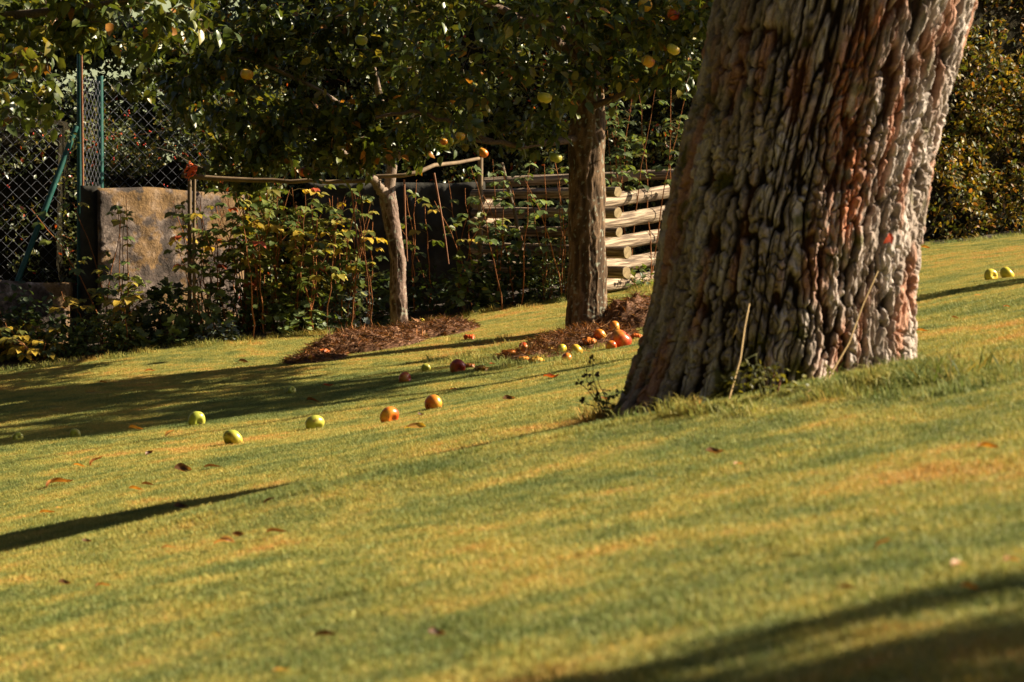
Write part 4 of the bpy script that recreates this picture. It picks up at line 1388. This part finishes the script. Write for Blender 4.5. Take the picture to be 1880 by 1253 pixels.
# unseen tall hedges added at the left and behind the camera to cut sky light
def out_hedge(p0, p1, hgt, label, seed):
    p0, p1 = np.array(p0, float), np.array(p1, float)
    Ln = np.linalg.norm(p1 - p0)
    dv = (p1 - p0) / Ln
    nv = np.array([-dv[1], dv[0]])
    mid = (p0 + p1) / 2
    t_ = thing('sky_block_hedge', (mid[0], mid[1], gz(*mid)), label, 'hedge')
    r_ = np.random.default_rng(seed)
    nu, nw = 60, 26
    U, Wd = np.meshgrid(np.linspace(0, Ln, nu), np.linspace(0, 2 * np.pi, nw, endpoint=False), indexing='ij')
    hh = hgt * (1 + 0.08 * np.sin(U * 1.3) + 0.05 * np.sin(U * 3.1))
    ca, sa = np.cos(Wd), np.sin(Wd)
    off = 0.7 * np.sign(ca) * np.abs(ca) ** .6
    zz_ = hh * (0.5 + 0.5 * np.sign(sa) * np.abs(sa) ** .6)
    k = 1 + 0.3 * perlin(np.stack([U * 1.3, off * 2, zz_ * 1.3], -1))
    XY = p0 + dv * U[..., None] + nv * (off * k)[..., None]
    V = np.concatenate([XY, (zz_ + ground(XY[..., 0], XY[..., 1]) - 0.1)[..., None]], -1).reshape(-1, 3)
    i = np.arange(nu - 1)[:, None] * nw
    j = np.arange(nw)[None]
    j2 = (j + 1) % nw
    mb = MB()
    mb.add(V, np.stack([i + j, i + j2, i + nw + j2, i + nw + j], -1).reshape(-1, 4))
    mb.obj('shade_core', M['core'], t_)
    q = V[r_.integers(0, len(V), 9000)] + r_.normal(size=(9000, 3)) * 0.14
    mb = MB()
    leaves(mb, q, r_.normal(size=(9000, 3)), r_.normal(size=(9000, 3)), r_.uniform(.12, .22, 9000), pick(PAL_DARK, 9000, r_), SMALL)
    mb.obj('foliage', M['leaf'], t_)


out_hedge((-6.6, -4), (-6.9, 17), 8.5, 'tall dark hedge added outside the picture at the left to block sky light', 31)
out_hedge((-6.5, -5.5), (7.5, -6), 8.0, 'tall dark hedge added behind the photographer to block sky light', 32)

# pale green house behind on the left
hp = P(60, 600, 26)
hs = thing('house', (-4.6, 25.0, gz(-4.6, 25)), 'house with pale green plaster seen through the shrubs at the upper left', 'house')
M['plaster'] = plain_mat('pale_green_plaster', [(0.3, (0.24, 0.29, 0.18)), (0.7, (0.32, 0.37, 0.25))], 3, 0.9, bmp=0.2)
M['roof'] = plain_mat('roof_tiles', [(0.3, (0.18, 0.07, 0.04)), (0.7, (0.30, 0.13, 0.08))], 8, 0.8)
M['glass'] = plain_mat('dark_window', [(0.3, (0.012, 0.014, 0.016)), (0.7, (0.03, 0.03, 0.035))], 3, 0.15, bmp=0)


def rotz(mb, c, a):
    ca, sa = math.cos(a), math.sin(a)
    c = np.array(c)
    for k, v in enumerate(mb.v):
        d = v - c
        mb.v[k] = np.stack([d[:, 0] * ca - d[:, 1] * sa, d[:, 0] * sa + d[:, 1] * ca, d[:, 2]], -1) + c
    return mb


hc, ha = (-2.6, 24.4, 0), R(38)
mb = MB()
box(mb, (-8.5, 24.4, -1.5), (-2.6, 29, 4.6))
rotz(mb, hc, ha).obj('wall', M['plaster'], hs, False)
mb = MB()
box(mb, (-8.9, 24.0, 4.6), (-2.3, 29.4, 4.75))
rotz(mb, hc, ha).obj('roof', M['roof'], hs, False)
mb = MB()
box(mb, (-3.75, 24.37, 0.6), (-3.45, 24.5, 2.6))
rotz(mb, hc, ha).obj('window', M['glass'], hs, False)
mb = MB()
box(mb, (-5.7, 24.37, 0.6), (-5.0, 24.5, 2.4))
rotz(mb, hc, ha).obj('window', M['glass'], hs, False)

# chain-link fence
FD = 17.9


def fence_z(x, y):
    return gz(x, y)


cf_ = thing('chain_link_fence', P(147, 520, FD), 'green-posted wire chain-link fence at the left with a slanting brace', 'fence')
mb = MB()
pp_ = P(147, 600, FD)
tube(mb, [P(146, 610, FD), P(146, 300, FD), P(146, 100, FD)], 0.019, 12)
mb.obj('post', M['green_paint'], cf_)
mb = MB()
tube(mb, [P(186, 560, FD + .5), P(185, 300, FD + .5), P(184, 140, FD + .5)], 0.021, 12)
mb.obj('post', M['green_paint'], cf_)
mb = MB()
tube(mb, [P(140, 232, FD - .02), P(88, 370, FD - .15), P(30, 522, FD - .3)], 0.020, 12)
mb.obj('brace', M['green_paint'], cf_)
mb = MB()
tube(mb, [P(-330, 620, FD), P(-330, 120, FD)], 0.019, 12)
mb.obj('post', M['green_paint'], cf_)


def chain(mb, u0, u1, v0, v1, Da, Db, m_=0.0595):
    a, b_ = P(u0, 0, Da)[:2], P(u1, 0, Db)[:2]
    Ln = np.linalg.norm(b_ - a)
    z0, z1 = P(0, v1, (Da + Db) / 2)[2], P(0, v0, (Da + Db) / 2)[2]
    hx = m_ * 0.7071
    nx = int(Ln / hx)
    nz = int((z1 - z0) / hx)
    dirv = (b_ - a) / Ln
    for c in range(0, nx):
        zs = np.arange(nz + 1)
        off = ((zs % 2) if c % 2 == 0 else 1 - (zs % 2)) * hx
        s_ = c * hx + off
        # each wire zigzags between two neighbours' zigzags
        pts = np.stack([a[0] + dirv[0] * s_, a[1] + dirv[1] * s_ + ((zs + c) % 2 - .5) * 0.003, z0 + zs * hx], -1)
        if c % 2 == 0:
            tube(mb, pts, 0.0016, 4, cap=False, ref=(0, 1, 0))
        else:
            pts[:, 1] += 0.002
            tube(mb, pts, 0.0016, 4, cap=False, ref=(0, 1, 0))


mb = MB()
chain(mb, -330, 146, 140, 530, FD, FD)
chain(mb, 146, 186, 140, 460, FD, FD + .5)
chain(mb, 186, 420, 150, 420, FD + .5, FD + .7)
mb.obj('wire_mesh', M['galv'], cf_)
mb = MB()
tube(mb, [P(152, 560, FD - .06), P(152, 330, FD - .06), P(149, 60, FD - .06)], 0.009, 8)
tag(mb.obj('rusty_rod', M['rust'], origin=P(152, 560, FD - .06)), 'thin rusty iron rod standing beside the green fence post', 'rod')


def rough_block(name, u0, u1, v0, v1, D, th_, label, cat, seed, matn, amp=0.02, tilt=0.0, bottom=None):
    a, b_ = P(u0, v1, D), P(u1, v0, D)
    c0 = ((a[0] + b_[0]) / 2, D, gz((a[0] + b_[0]) / 2, D))
    zb = bottom if bottom is not None else min(a[2], c0[2] - 0.1)
    nx, nz = max(8, int((b_[0] - a[0]) / 0.015)), max(8, int((b_[2] - zb) / 0.015))
    X, Z = np.meshgrid(np.linspace(a[0], b_[0], nx), np.linspace(zb, b_[2], nz))
    rn = fbm(np.stack([X * 5, Z * 5, X * 0 + seed], -1), 5)
    edge = np.minimum(np.minimum(X - a[0], b_[0] - X), b_[2] - Z)
    rd = np.clip(1 - edge / 0.04, 0, 1) ** 2 * 0.03
    Y = D - amp * rn + rd + tilt * (X - a[0])
    Zt = Z + 0.02 * perlin(np.stack([X * 3, X * 0, X * 0 + seed], -1)) * smooth(zb, b_[2], Z)
    mb = MB()
    i = (np.arange(nz - 1)[:, None] * nx + np.arange(nx - 1)[None])
    mb.add(np.stack([X, Y, Zt], -1).reshape(-1, 3), np.stack([i, i + 1, i + nx + 1, i + nx], -1).reshape(-1, 4))
    # top, ends and back
    for (A, B) in ((np.stack([X[-1], Y[-1], Zt[-1]], -1), 0), (np.stack([X[:, 0], Y[:, 0], Zt[:, 0]], -1), 1), (np.stack([X[:, -1], Y[:, -1], Zt[:, -1]], -1), 2)):
        k = len(A)
        Bk = A.copy()
        Bk[:, 1] = D + th_ + tilt * (Bk[:, 0] - a[0])
        i = np.arange(k - 1)
        F = np.stack([i, i + 1, i + 1 + k, i + k], -1)
        mb.add(np.concatenate([A, Bk]), F if B != 1 else F[:, ::-1])
    tw = tilt * (b_[0] - a[0])
    bk = np.array([[a[0], D + th_, zb], [b_[0], D + th_ + tw, zb], [b_[0], D + th_ + tw, b_[2]], [a[0], D + th_, b_[2]]])
    mb.add(bk, [[1, 0, 3, 2]])
    return tag(mb.obj(name, M[matn], origin=c0), label, cat)


m_, n, b, out = mat('lichened_dappled_concrete')
f1 = noise(n, 7, 6, 0.65)
f2 = noise(n, 3.4, 4, 0.6)
f3 = noise(n, 40, 4, 0.7)
base = ramp(n, f1, [(0.36, (0.035, 0.024, 0.018)), (0.49, (0.08, 0.055, 0.044)), (0.58, (0.20, 0.15, 0.125)), (0.66, (0.40, 0.33, 0.30))])  # real stains, their pale-dark contrast widened to paint sun dapples
base = mix(n, ramp(n, f2, [(0.50, (0, 0, 0)), (0.55, (1, 1, 1))]), base, mix(n, 0.75, base, (0.21, 0.115, 0.035)))
base = mix(n, 1.0, base, ramp(n, f3, [(0.3, (0.55, 0.55, 0.55)), (0.65, (1.15, 1.15, 1.15))]), 'MULTIPLY')
n.links.new(base, b.inputs['Base Color'])
b.inputs['Roughness'].default_value = 0.95
bump(n, b, f3, 0.9, 0.012)
M['concrete'] = m_
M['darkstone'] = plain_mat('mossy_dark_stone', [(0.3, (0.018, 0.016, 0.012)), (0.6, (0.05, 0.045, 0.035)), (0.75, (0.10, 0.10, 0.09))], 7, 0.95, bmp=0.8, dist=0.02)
rough_block('concrete_wall', 178, 420, 342, 640, 17.55, 0.3, 'rough concrete wall stained with ochre lichen behind the left post', 'wall', 3, 'concrete', 0.045, 0.85)
rough_block('wall_end_block', 146, 179, 340, 640, 17.62, 0.14, 'dark squared block forming the left end of the lichened wall by the chain-link fence', 'post', 4, 'darkstone', 0.004)  # separate dark block stands for the wall's left end, not a post
rough_block('concrete_wall', -60, 112, 516, 700, 17.2, 0.3, 'low crumbling brownish wall under the chain-link fence at the far left', 'wall', 5, 'concrete', 0.05, 0.5)
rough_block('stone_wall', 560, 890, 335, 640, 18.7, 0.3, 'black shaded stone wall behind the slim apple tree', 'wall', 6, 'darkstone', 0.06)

# trellis of poles with orange twine
TD = 17.0
tr_ = thing('pole_trellis', P(352, 590, TD), 'trellis of weathered poles with orange twine knotted at its left top', 'trellis')
mb = MB()
tube(mb, [P(348, 640, TD + .04), P(348, 470, TD + .04), P(348, 330, TD + .04)], 0.014, 8)
mb.obj('stake', M['post'], tr_)
mb = MB()
tube(mb, [P(357, 610, TD - .02), P(356, 460, TD - .02), P(357, 318, TD - .02)], 0.011, 8)
mb.obj('stake', M['post'], tr_)
mb = MB()
tube(mb, curve(P(334, 322, TD - .05), P(700, 333, TD - .05), -0.02, 12, 0.004), np.linspace(0.017, 0.013, 12), 8)
mb.obj('rail', M['post'], tr_)
mb = MB()
tube(mb, np.array([P(690, 324, TD - .1), P(740, 322, TD - .1), P(770, 317, TD - .1), P(800, 306, TD + .3), P(840, 299, TD + .6), P(880, 292, TD + .87)]) + rng.normal(size=(6, 3)) * 0.004, [0.014, 0.014, 0.016, 0.014, 0.013, 0.012], 8)
mb.obj('rail', M['post'], tr_)
mb = MB()
tube(mb, [P(883, 600, 17.9), P(882, 430, 17.9), P(882, 288, 17.9)], 0.019, 10)
mb.obj('upright_post', M['post'], tr_)
mb = MB()
r_ = np.random.default_rng(8)
for k in range(10):
    t_ = np.linspace(0, 2 * np.pi, 16)
    cc = P(351 + r_.normal() * 2.5, 314 + r_.normal() * 3, TD - .06)
    pts = cc + np.stack([np.cos(t_) * r_.uniform(.02, .04), np.sin(t_) * 0.035, np.sin(t_ + r_.uniform(0, 3)) * r_.uniform(.012, .035)], -1) + r_.normal(size=(16, 3)) * 0.002
    tube(mb, pts, 0.0028, 5)
for e_ in ((343, 326), (346, 332), (361, 322), (364, 306)):
    tube(mb, curve(P(351, 314, TD - .08), P(e_[0], e_[1], TD - .09), 0.01, 5), 0.0025, 5)
mb.obj('twine', M['twine'], tr_)

# log crib
M['log'] = plain_mat('weathered_log', [(0.32, (0.05, 0.032, 0.02)), (0.46, (0.16, 0.105, 0.065)), (0.62, (0.42, 0.32, 0.22))], 4, 0.85, (0.8, 16, 16), 1.0, dist=0.010)
m_, n, b, out = mat('log_end')
tcx = n.nodes.new('ShaderNodeTexCoord')
wv = n.nodes.new('ShaderNodeTexWave')
wv.wave_type = 'RINGS'
wv.rings_direction = 'X'
wv.inputs['Scale'].default_value = 60
wv.inputs['Distortion'].default_value = 3
n.links.new(tcx.outputs['Object'], wv.inputs['Vector'])
n.links.new(mix(n, 0.5, ramp(n, wv.outputs['Fac'], [(0.1, (0.20, 0.13, 0.06)), (0.8, (0.40, 0.29, 0.14))]), ramp(n, noise(n, 30), [(0.3, (0.10, 0.07, 0.03)), (0.7, (0.45, 0.33, 0.18))])), b.inputs['Base Color'])
b.inputs['Roughness'].default_value = 0.9
M['log_end'] = m_
crib = thing('log_crib', P(1128, 520, 17.6), 'crib of stacked round logs with sawn ends behind the thick trunk', 'log crib')


def log(a, b_, r, seed):
    """one log: own object lying along its local X so that the grain follows it"""
    a, b_ = np.asarray(a), np.asarray(b_)
    Ln = np.linalg.norm(b_ - a)
    n_ = 30
    s_ = np.linspace(0, Ln, n_)
    mb = MB()
    rs = np.random.default_rng(seed)
    seg = 26
    th = np.arange(seg) * 2 * np.pi / seg
    S, T = np.meshgrid(s_, th, indexing='ij')
    rad = r * (1 + 0.12 * perlin(np.stack([S * 3 + seed, np.cos(T), np.sin(T)], -1)) + 0.10 * perlin(np.stack([S * 1.5 + seed, np.cos(T) * 5, np.sin(T) * 5], -1)) + 0.03 * np.cos(2 * T + seed) + 0.06 * np.sin(seed * 2.3))
    bow = 0.012 * np.sin(S / Ln * np.pi + seed)
    V = np.stack([S, np.cos(T) * rad + bow, np.sin(T) * rad], -1)
    i = np.arange(n_ - 1)[:, None] * seg
    j = np.arange(seg)[None]
    j2 = (j + 1) % seg
    mb.add(V.reshape(-1, 3), np.stack([i + j, i + j2, i + seg + j2, i + seg + j], -1).reshape(-1, 4))
    for e, o_ in ((0, -0.004), (n_ - 1, 0.004)):
        ring = V[e]
        cc = ring.mean(0) + [o_, 0, 0]
        inner = cc + (ring - ring.mean(0)) * 0.92 + [0, 0, 0]
        vv = np.concatenate([ring, inner + 0, cc[None]])
        k = np.arange(seg)
        k2 = (k + 1) % seg
        fa = np.stack([k, k2, k2 + seg, k + seg], -1)
        fb = np.stack([k + seg, k2 + seg, np.full(seg, 2 * seg)], -1)
        if e == 0:
            fa, fb = fa[:, ::-1], fb[:, ::-1]
        mb.add(vv, fa, mi=0)
        mb.add(vv, fb, mi=1)
    o = bpy.data.objects.new('log', mb.mesh('log', [M['log'], M['log_end']]))
    COL.objects.link(o)
    o.parent = crib
    o.location = tuple(a - np.array(crib['_o']))
    d = Vector(tuple(b_ - a))
    o.rotation_euler = (d.to_track_quat('X', 'Z')).to_euler()
    return o


k = 0
for (vs, ve, us) in [(353, 357, 1134), (391, 391, 1136), (427, 424, 1138), (464, 456, 1152), (501, 488, 1148)]:
    log(P(us, vs, 17.5), P(870, ve, 18.6), 0.037 * (1.12 if vs > 450 else 1), k)
    k += 1
for (vs, ve) in [(371, 346), (409, 384), (449, 425), (489, 468), (522, 505)]:
    log(P(1092, vs + 3, 17.6), P(1262, ve, 18.9), 0.050, k + 3)
    k += 1
for (vs, ve) in [(375, 373), (409, 407)]:
    log(P(872, vs, 18.4), P(915, ve, 18.7), 0.037, k + 3)
    k += 1
for (vs, ve) in [(336, 336)]:
    log(P(890, vs, 19.2), P(1275, ve - 18, 18.9), 0.037, k + 3)
    k += 1
mb = MB()
tube(mb, [P(962, 480, 17.8), P(945, 390, 17.9), P(921, 300, 18.0)], 0.013, 8)
tag(mb.obj('leaning_stake', M['post'], origin=P(960, 470, 17.0)), 'thin grey stake leaning against the dark side of the log crib', 'stake')


# ------------------------------------------------------------------ plants of the bed
def clump(name, u, D, w_, h_, d_, n_, L, pal, label, seed, tpl=OVATE, stems=10, matn='leaf_matt', cat='plant', shell=0.4, zoff=0.0):
    r_ = np.random.default_rng(seed)
    x = (u - CX) * D / FP
    b_ = np.array([x, D, gz(x, D) + 0.01])
    t_ = thing(name, b_, label, cat)
    d = norm(r_.normal(size=(n_, 3)))
    d[:, 2] = np.abs(d[:, 2])
    rad = (shell + (1 - shell) * r_.random((n_, 1))) ** 0.6
    pos = b_ + d * rad * [w_ / 2, d_ / 2, h_] * (1 + 0.28 * perlin(d * 2.3 + seed))[:, None]
    pos[:, 2] = np.maximum(pos[:, 2], ground(pos[:, 0], pos[:, 1]) + 0.015)
    dr = d * [1, 1, 0.3] + r_.normal(size=(n_, 3)) * 0.5 + [0, 0, -0.15]
    nm = d * 0.5 + [0.1, -0.2, 0.8] + r_.normal(size=(n_, 3)) * 0.35
    mb = MB()
    leaves(mb, pos, dr, nm, r_.uniform(*L, n_), pick(pal, n_, r_), tpl, 1.25 if tpl is OVATE else 1.0)
    mb.obj('foliage', M[matn], t_)
    mb = MB()
    for k in range(stems):
        e = pos[r_.integers(0, n_)]
        tube(mb, curve(b_ + np.array([r_.normal() * w_ * .12, r_.normal() * d_ * .12, 0]), e, 0.05, 6, 0.006, r_), np.linspace(0.0035, 0.0015, 6), 4, (0.11, 0.11, 0.04) if r_.random() < .6 else (0.20, 0.08, 0.04), cap=False)
    mb.obj('stem', M['wood'], t_)
    return t_


def canes(name, u0, u1, D, vt, n_, pal, label, seed, per=9, L=(0.05, 0.085), bare=0.35, cane_col=None, arch=0.25, cat='plant', low=0.45):
    """a row of arching canes with drooping leaves towards their tops"""
    r_ = np.random.default_rng(seed)
    xm = ((u0 + u1) / 2 - CX) * D / FP
    t_ = thing(name, (xm, D, gz(xm, D)), label, cat)
    wb_, lb = MB(), MB()
    for k in range(n_):
        u = r_.uniform(u0, u1)
        Dk = D + r_.normal() * 0.15
        x = (u - CX) * Dk / FP
        b_ = np.array([x, Dk, gz(x, Dk) - 0.02])
        tip = P(u + r_.normal() * 22, vt + abs(r_.normal()) * 45, Dk - 0.1)
        p = curve(b_, tip, 0.0, 9, 0.008, r_)
        p[:, 0] += arch * r_.normal() * 0.4 * np.linspace(0, 1, 9) ** 2
        tube(wb_, p, np.linspace(0.0055, 0.0022, 9), 5, np.array([0.34, 0.13, 0.045]) * r_.uniform(0.5, 1.3), cap=False)
        if r_.random() < bare:
            m_ = 3
        else:
            m_ = per
        t2_ = r_.uniform(low, 1.0, m_)
        q = np.stack([np.interp(t2_, np.linspace(0, 1, 9), p[:, i_]) for i_ in range(3)], -1)
        for c_ in q:
            pd = norm(np.array([r_.normal(), r_.normal() - 0.4, 0.25])[None])[0]
            e = c_ + pd * r_.uniform(0.04, 0.10)
            tube(wb_, [c_, (c_ + e) / 2 + [0, 0, .01], e], [0.0018, 0.0015, 0.001], 3, (0.20, 0.14, 0.05), cap=False)
            Lk = r_.uniform(*L)
            side = np.cross(pd, [0, 0, 1.0])
            cc = pick(pal, 1, r_)
            leaves(lb, [e, e - pd * .01, e - pd * .01], [pd + [0, 0, -.7], pd * .4 + side - [0, 0, .5], pd * .4 - side - [0, 0, .5]],
                   np.array([[0.1, -.3, 1.0]] * 3) + r_.normal(size=(3, 3)) * .25, [Lk, Lk * .85, Lk * .85], np.repeat(cc, 3, 0), OVATE, 1.25)
    wb_.obj('cane', M['wood'], t_)
    lb.obj('foliage', M['leaf_matt'], t_)
    return t_


canes('raspberry_canes', 365, 470, 17.15, 345, 26, PAL_RASP, 'leafy green and yellow raspberry canes close right of the left trellis post', 101)
canes('raspberry_canes', 455, 570, 17.25, 345, 28, PAL_RASP, 'dense raspberry canes with yellow-green leaves under the middle of the pole', 102)
canes('raspberry_canes', 560, 690, 17.35, 350, 28, PAL_RASP, 'raspberry canes with many bare orange-red stems left of the slim trunk', 103, bare=0.6)
canes('raspberry_canes', 740, 870, 17.9, 330, 9, PAL_RASP, 'few bare red-brown canes in the dark between slim trunk and upright post', 104, bare=0.9, per=5)
canes('bramble', 1120, 1235, 18.15, 150, 9, PAL_HERB, 'tall shrub of brown canes with fresh green leaves rising right of the thick trunk', 105, per=12, bare=0.1, low=0.5, L=(0.05, 0.08))
canes('bramble', 905, 1040, 17.7, 290, 14, PAL_HERB, 'shaded leafy bramble sprays hanging before the dark side of the log crib', 106, per=9, bare=0.2)
canes('raspberry_canes', 172, 262, 17.3, 345, 6, PAL_RASP, 'thin leafy sprays standing before the left half of the lichened wall', 109, per=7, bare=0.1, low=0.35)
canes('raspberry_canes', -20, 110, 16.9, 545, 10, PAL_YELL, 'yellowing raspberry canes with red stems at the far left edge', 107, per=8, bare=0.05, low=0.3)
canes('raspberry_canes', 120, 240, 17.1, 520, 9, PAL_YELL, 'bright yellow-leaved raspberry sprays before the lichened wall', 108, per=7, bare=0.05, low=0.45)

cl_ = [
    ('bed_plant', 20, 16.95, .55, .32, .4, 360, (.035, .06), PAL_YELL, 'low yellow and green leafy plant in the lower left corner of the bed', OVATE),
    ('bed_plant', 100, 16.85, .5, .26, .4, 420, (.03, .055), PAL_HERB, 'low mixed green plant at the lawn edge left of the bushy pale green one', OVATE),
    ('bed_plant', 185, 16.85, .50, .30, .4, 900, (.020, .035), PAL_HERB, 'bushy small-leaved pale green plant at the lawn edge before the wall', OVATE),
    ('mallow_plant', 240, 16.85, .30, .17, .3, 60, (.05, .07), PAL_MALLOW, 'round-leaved mallow right beside the bushy pale green plant', LOBED),
    ('mallow_plant', 306, 17.1, .32, .42, .35, 110, (.05, .075), PAL_DARK, 'taller dark round-leaved mallow left of the left trellis post', LOBED),
    ('mallow_plant', 330, 16.9, .28, .16, .3, 55, (.05, .075), PAL_MALLOW, 'low round-leaved mallow at the foot of the left trellis post', LOBED),
    ('mallow_plant', 385, 17.0, .36, .34, .35, 150, (.04, .065), PAL_MALLOW, 'upright pale mallow just right of the left trellis post', LOBED),
    ('silver_plant', 405, 16.85, .30, .14, .2, 110, (.03, .05), PAL_BLUE, 'low plant with bluish silver leaves at the bed edge right of the left post', OVATE),
    ('bed_plant', 440, 17.15, .40, .45, .4, 420, (.03, .055), PAL_DARK, 'dark mixed foliage behind the bluish silver plant', OVATE),
    ('ivy_plant', 500, 17.15, .45, .46, .4, 330, (.03, .05), PAL_HERB, 'dark ivy-like foliage under the raspberries, left half', LOBED),
    ('mallow_plant', 540, 17.1, .38, .28, .3, 130, (.045, .07), PAL_MALLOW, 'sunlit lobed pale green leaves at the edge, above the pinkish fallen leaf', LOBED),
    ('ivy_plant', 590, 17.3, .50, .50, .4, 380, (.03, .05), PAL_DARK, 'dark ivy-like foliage under the raspberries, right half', LOBED),
    ('silver_plant', 635, 17.35, .34, .42, .3, 150, (.035, .06), PAL_BLUE, 'bluish grey leaved plant left of the slim trunk', LOBED),
    ('ivy_plant', 685, 17.6, .40, .42, .3, 260, (.03, .055), PAL_DARK, 'dark ivy leaves directly behind the slim trunk', LOBED),
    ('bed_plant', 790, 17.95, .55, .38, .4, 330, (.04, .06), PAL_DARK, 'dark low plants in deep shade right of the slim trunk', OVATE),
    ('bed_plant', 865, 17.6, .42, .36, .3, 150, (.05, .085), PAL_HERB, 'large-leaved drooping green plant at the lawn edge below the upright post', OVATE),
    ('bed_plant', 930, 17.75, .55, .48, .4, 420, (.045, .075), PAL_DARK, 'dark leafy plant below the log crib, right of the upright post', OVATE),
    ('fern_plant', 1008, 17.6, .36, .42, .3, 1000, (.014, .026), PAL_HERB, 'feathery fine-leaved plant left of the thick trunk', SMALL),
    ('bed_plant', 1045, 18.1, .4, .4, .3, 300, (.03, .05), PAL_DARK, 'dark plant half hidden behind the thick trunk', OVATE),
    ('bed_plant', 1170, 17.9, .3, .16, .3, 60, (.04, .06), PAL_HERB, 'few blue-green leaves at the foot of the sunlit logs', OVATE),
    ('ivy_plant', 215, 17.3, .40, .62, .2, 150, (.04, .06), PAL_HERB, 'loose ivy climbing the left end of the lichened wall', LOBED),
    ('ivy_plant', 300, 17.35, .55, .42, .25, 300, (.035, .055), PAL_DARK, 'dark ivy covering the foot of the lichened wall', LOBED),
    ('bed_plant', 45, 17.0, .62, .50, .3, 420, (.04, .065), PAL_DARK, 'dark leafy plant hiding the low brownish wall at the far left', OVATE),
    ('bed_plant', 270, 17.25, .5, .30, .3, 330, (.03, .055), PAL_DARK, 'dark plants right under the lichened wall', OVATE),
]
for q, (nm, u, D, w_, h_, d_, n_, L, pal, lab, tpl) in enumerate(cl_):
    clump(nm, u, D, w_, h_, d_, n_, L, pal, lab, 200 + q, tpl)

clump('shade_bush', 2090, 12.1, .78, .78, .8, 2600, (.03, .05), PAL_HERB, 'low round bush added out of view to shade the lawn by the two yellow apples', 290, OVATE, cat='bush')  # unseen bush, added only to cast the shadow band on the right

for q, (u, v, lab, pal) in enumerate([(1300, 742, 'low dry weeds with pinkish leaves at the shaded foot of the big trunk', [(2, (0.30, 0.19, 0.13)), (2, (0.10, 0.10, 0.03)), (1, (0.2, 0.17, 0.05))]),
                                 (1165, 762, 'dark weeds at the far left foot of the big trunk', PAL_DARK),
                                 (1400, 732, 'mossy yellow-green weeds at the middle foot of the big trunk', [(3, (0.16, 0.15, 0.03)), (1, (0.08, 0.09, 0.02))])]):
    g = G(u, v)
    clump('weed', CX + g[0] * FP / g[1], g[1], .24, .085, .10, 150, (.010, .022), pal, lab, 400 + q, OVATE, 6, cat='weed')

# single curved canes standing free
for q, (pts, lab) in enumerate([
    ([(797, 318), (808, 380), (818, 440), (824, 485)], 'bent red-brown cane hanging from the pole right of the slim trunk'),
    ([(742, 330), (744, 400), (748, 480)], 'thin red cane just right of the slim trunk'),
    ([(646, 350), (652, 410), (660, 475)], 'bright orange-red cane just left of the slim trunk')]):
    mb = MB()
    p = np.array([P(u, v, 16.95) for u, v in pts])
    tube(mb, p, np.linspace(0.007, 0.004, len(p)), 6)
    tag(mb.obj('bare_cane', M['cane'], origin=p[-1]), lab, 'cane', 'bare canes by the slim trunk')

# grass stalks and weeds by the walnut foot
for q, (pts, lab) in enumerate([
    ([(1337, 738), (1352, 660), (1364, 600), (1376, 558)], 'long dry grass stalk before the dark side of the big trunk, right-leaning'),
    ([(1374, 722), (1368, 660), (1360, 625), (1353, 602)], 'shorter dry stalk crossing the long one, left-leaning'),
    ([(1518, 700), (1550, 630), (1580, 560), (1612, 498)], 'long dry stalk leaning right before the sunlit bark'),
    ([(1480, 722), (1500, 700), (1518, 690)], 'short pale stalk at the foot of the sunlit bark')]):
    mb = MB()
    p = np.array([P(u, v, 6.80) for u, v in pts])
    p[0] = G(pts[0][0], pts[0][1])
    p[:, 1] = np.linspace(p[0][1], 6.8, len(p))
    tube(mb, p, np.linspace(0.0028, 0.0018, len(p)), 6)
    tag(mb.obj('dry_stalk', M['stalk'], origin=p[0]), lab, 'grass stalk', 'dry stalks at the foot of the big trunk')
r_ = np.random.default_rng(5)
g0 = G(1112, 768)
wd = thing('weed', g0, 'dark thin weed with small round seed heads left of the foot of the big trunk', 'weed')
ms_, ml_ = MB(), MB()
for (u, v) in [(1088, 658), (1094, 688), (1078, 690), (1098, 728), (1070, 735), (1063, 705), (1083, 706)]:
    e = P(u, v, g0[1] - .05)
    tube(ms_, curve(g0 + r_.normal(size=3) * [.02, .01, 0], e, 0.01, 7, 0.004, r_), np.linspace(0.0022, 0.0012, 7), 4, (0.035, 0.035, 0.02))
    ml_ = MB()
    for k in range(6):
        leaves(ml_, [e + r_.normal(size=3) * 0.004], r_.normal(size=(1, 3)), r_.normal(size=(1, 3)), 0.015, np.array([[0.05, 0.035, 0.03]]), OVATE, 1.4)
    ml_.obj('seed_head', M['leaf_matt'], wd)
ms_.obj('stem', M['wood'], wd)
for q, (u, v, n_, L, lab) in enumerate([(1196, 752, 14, .10, 'tuft of broad blades at the shaded foot of the big trunk'), (1290, 742, 9, .06, 'small leafy tuft in the shade at the middle foot of the big trunk'),
                                        (1740, 700, 14, .085, 'tuft of long grass right of the foot of the big trunk'), (1800, 688, 10, .08, 'tuft of long grass at the right, beyond the foot of the big trunk')]):
    g = G(u, v)
    mb = MB()
    r_ = np.random.default_rng(q + 60)
    T = (np.array([[0, .02, 0], [0, -.02, 0], [.5, .03, .03], [.5, -.03, .03], [1, 0, -.12]]), [[0, 1, 3, 2], [2, 3, 4, -1]])
    leaves(mb, np.repeat(g[None], n_, 0) + r_.normal(size=(n_, 3)) * [.04, .03, 0], r_.normal(size=(n_, 3)) * [.6, .5, .1] + [0, 0, 1], r_.normal(size=(n_, 3)) * .3 + [0, -1, .3],
           r_.uniform(L * .5, L, n_), pick([(3, (0.10, 0.14, 0.04)), (1, (0.35, 0.28, 0.10))], n_, r_), T)
    tag(mb.obj('grass_tuft', M['leaf_matt'], origin=g), lab, 'grass tuft')

for o in bpy.data.objects:
    if '_o' in o.keys():
        del o['_o']
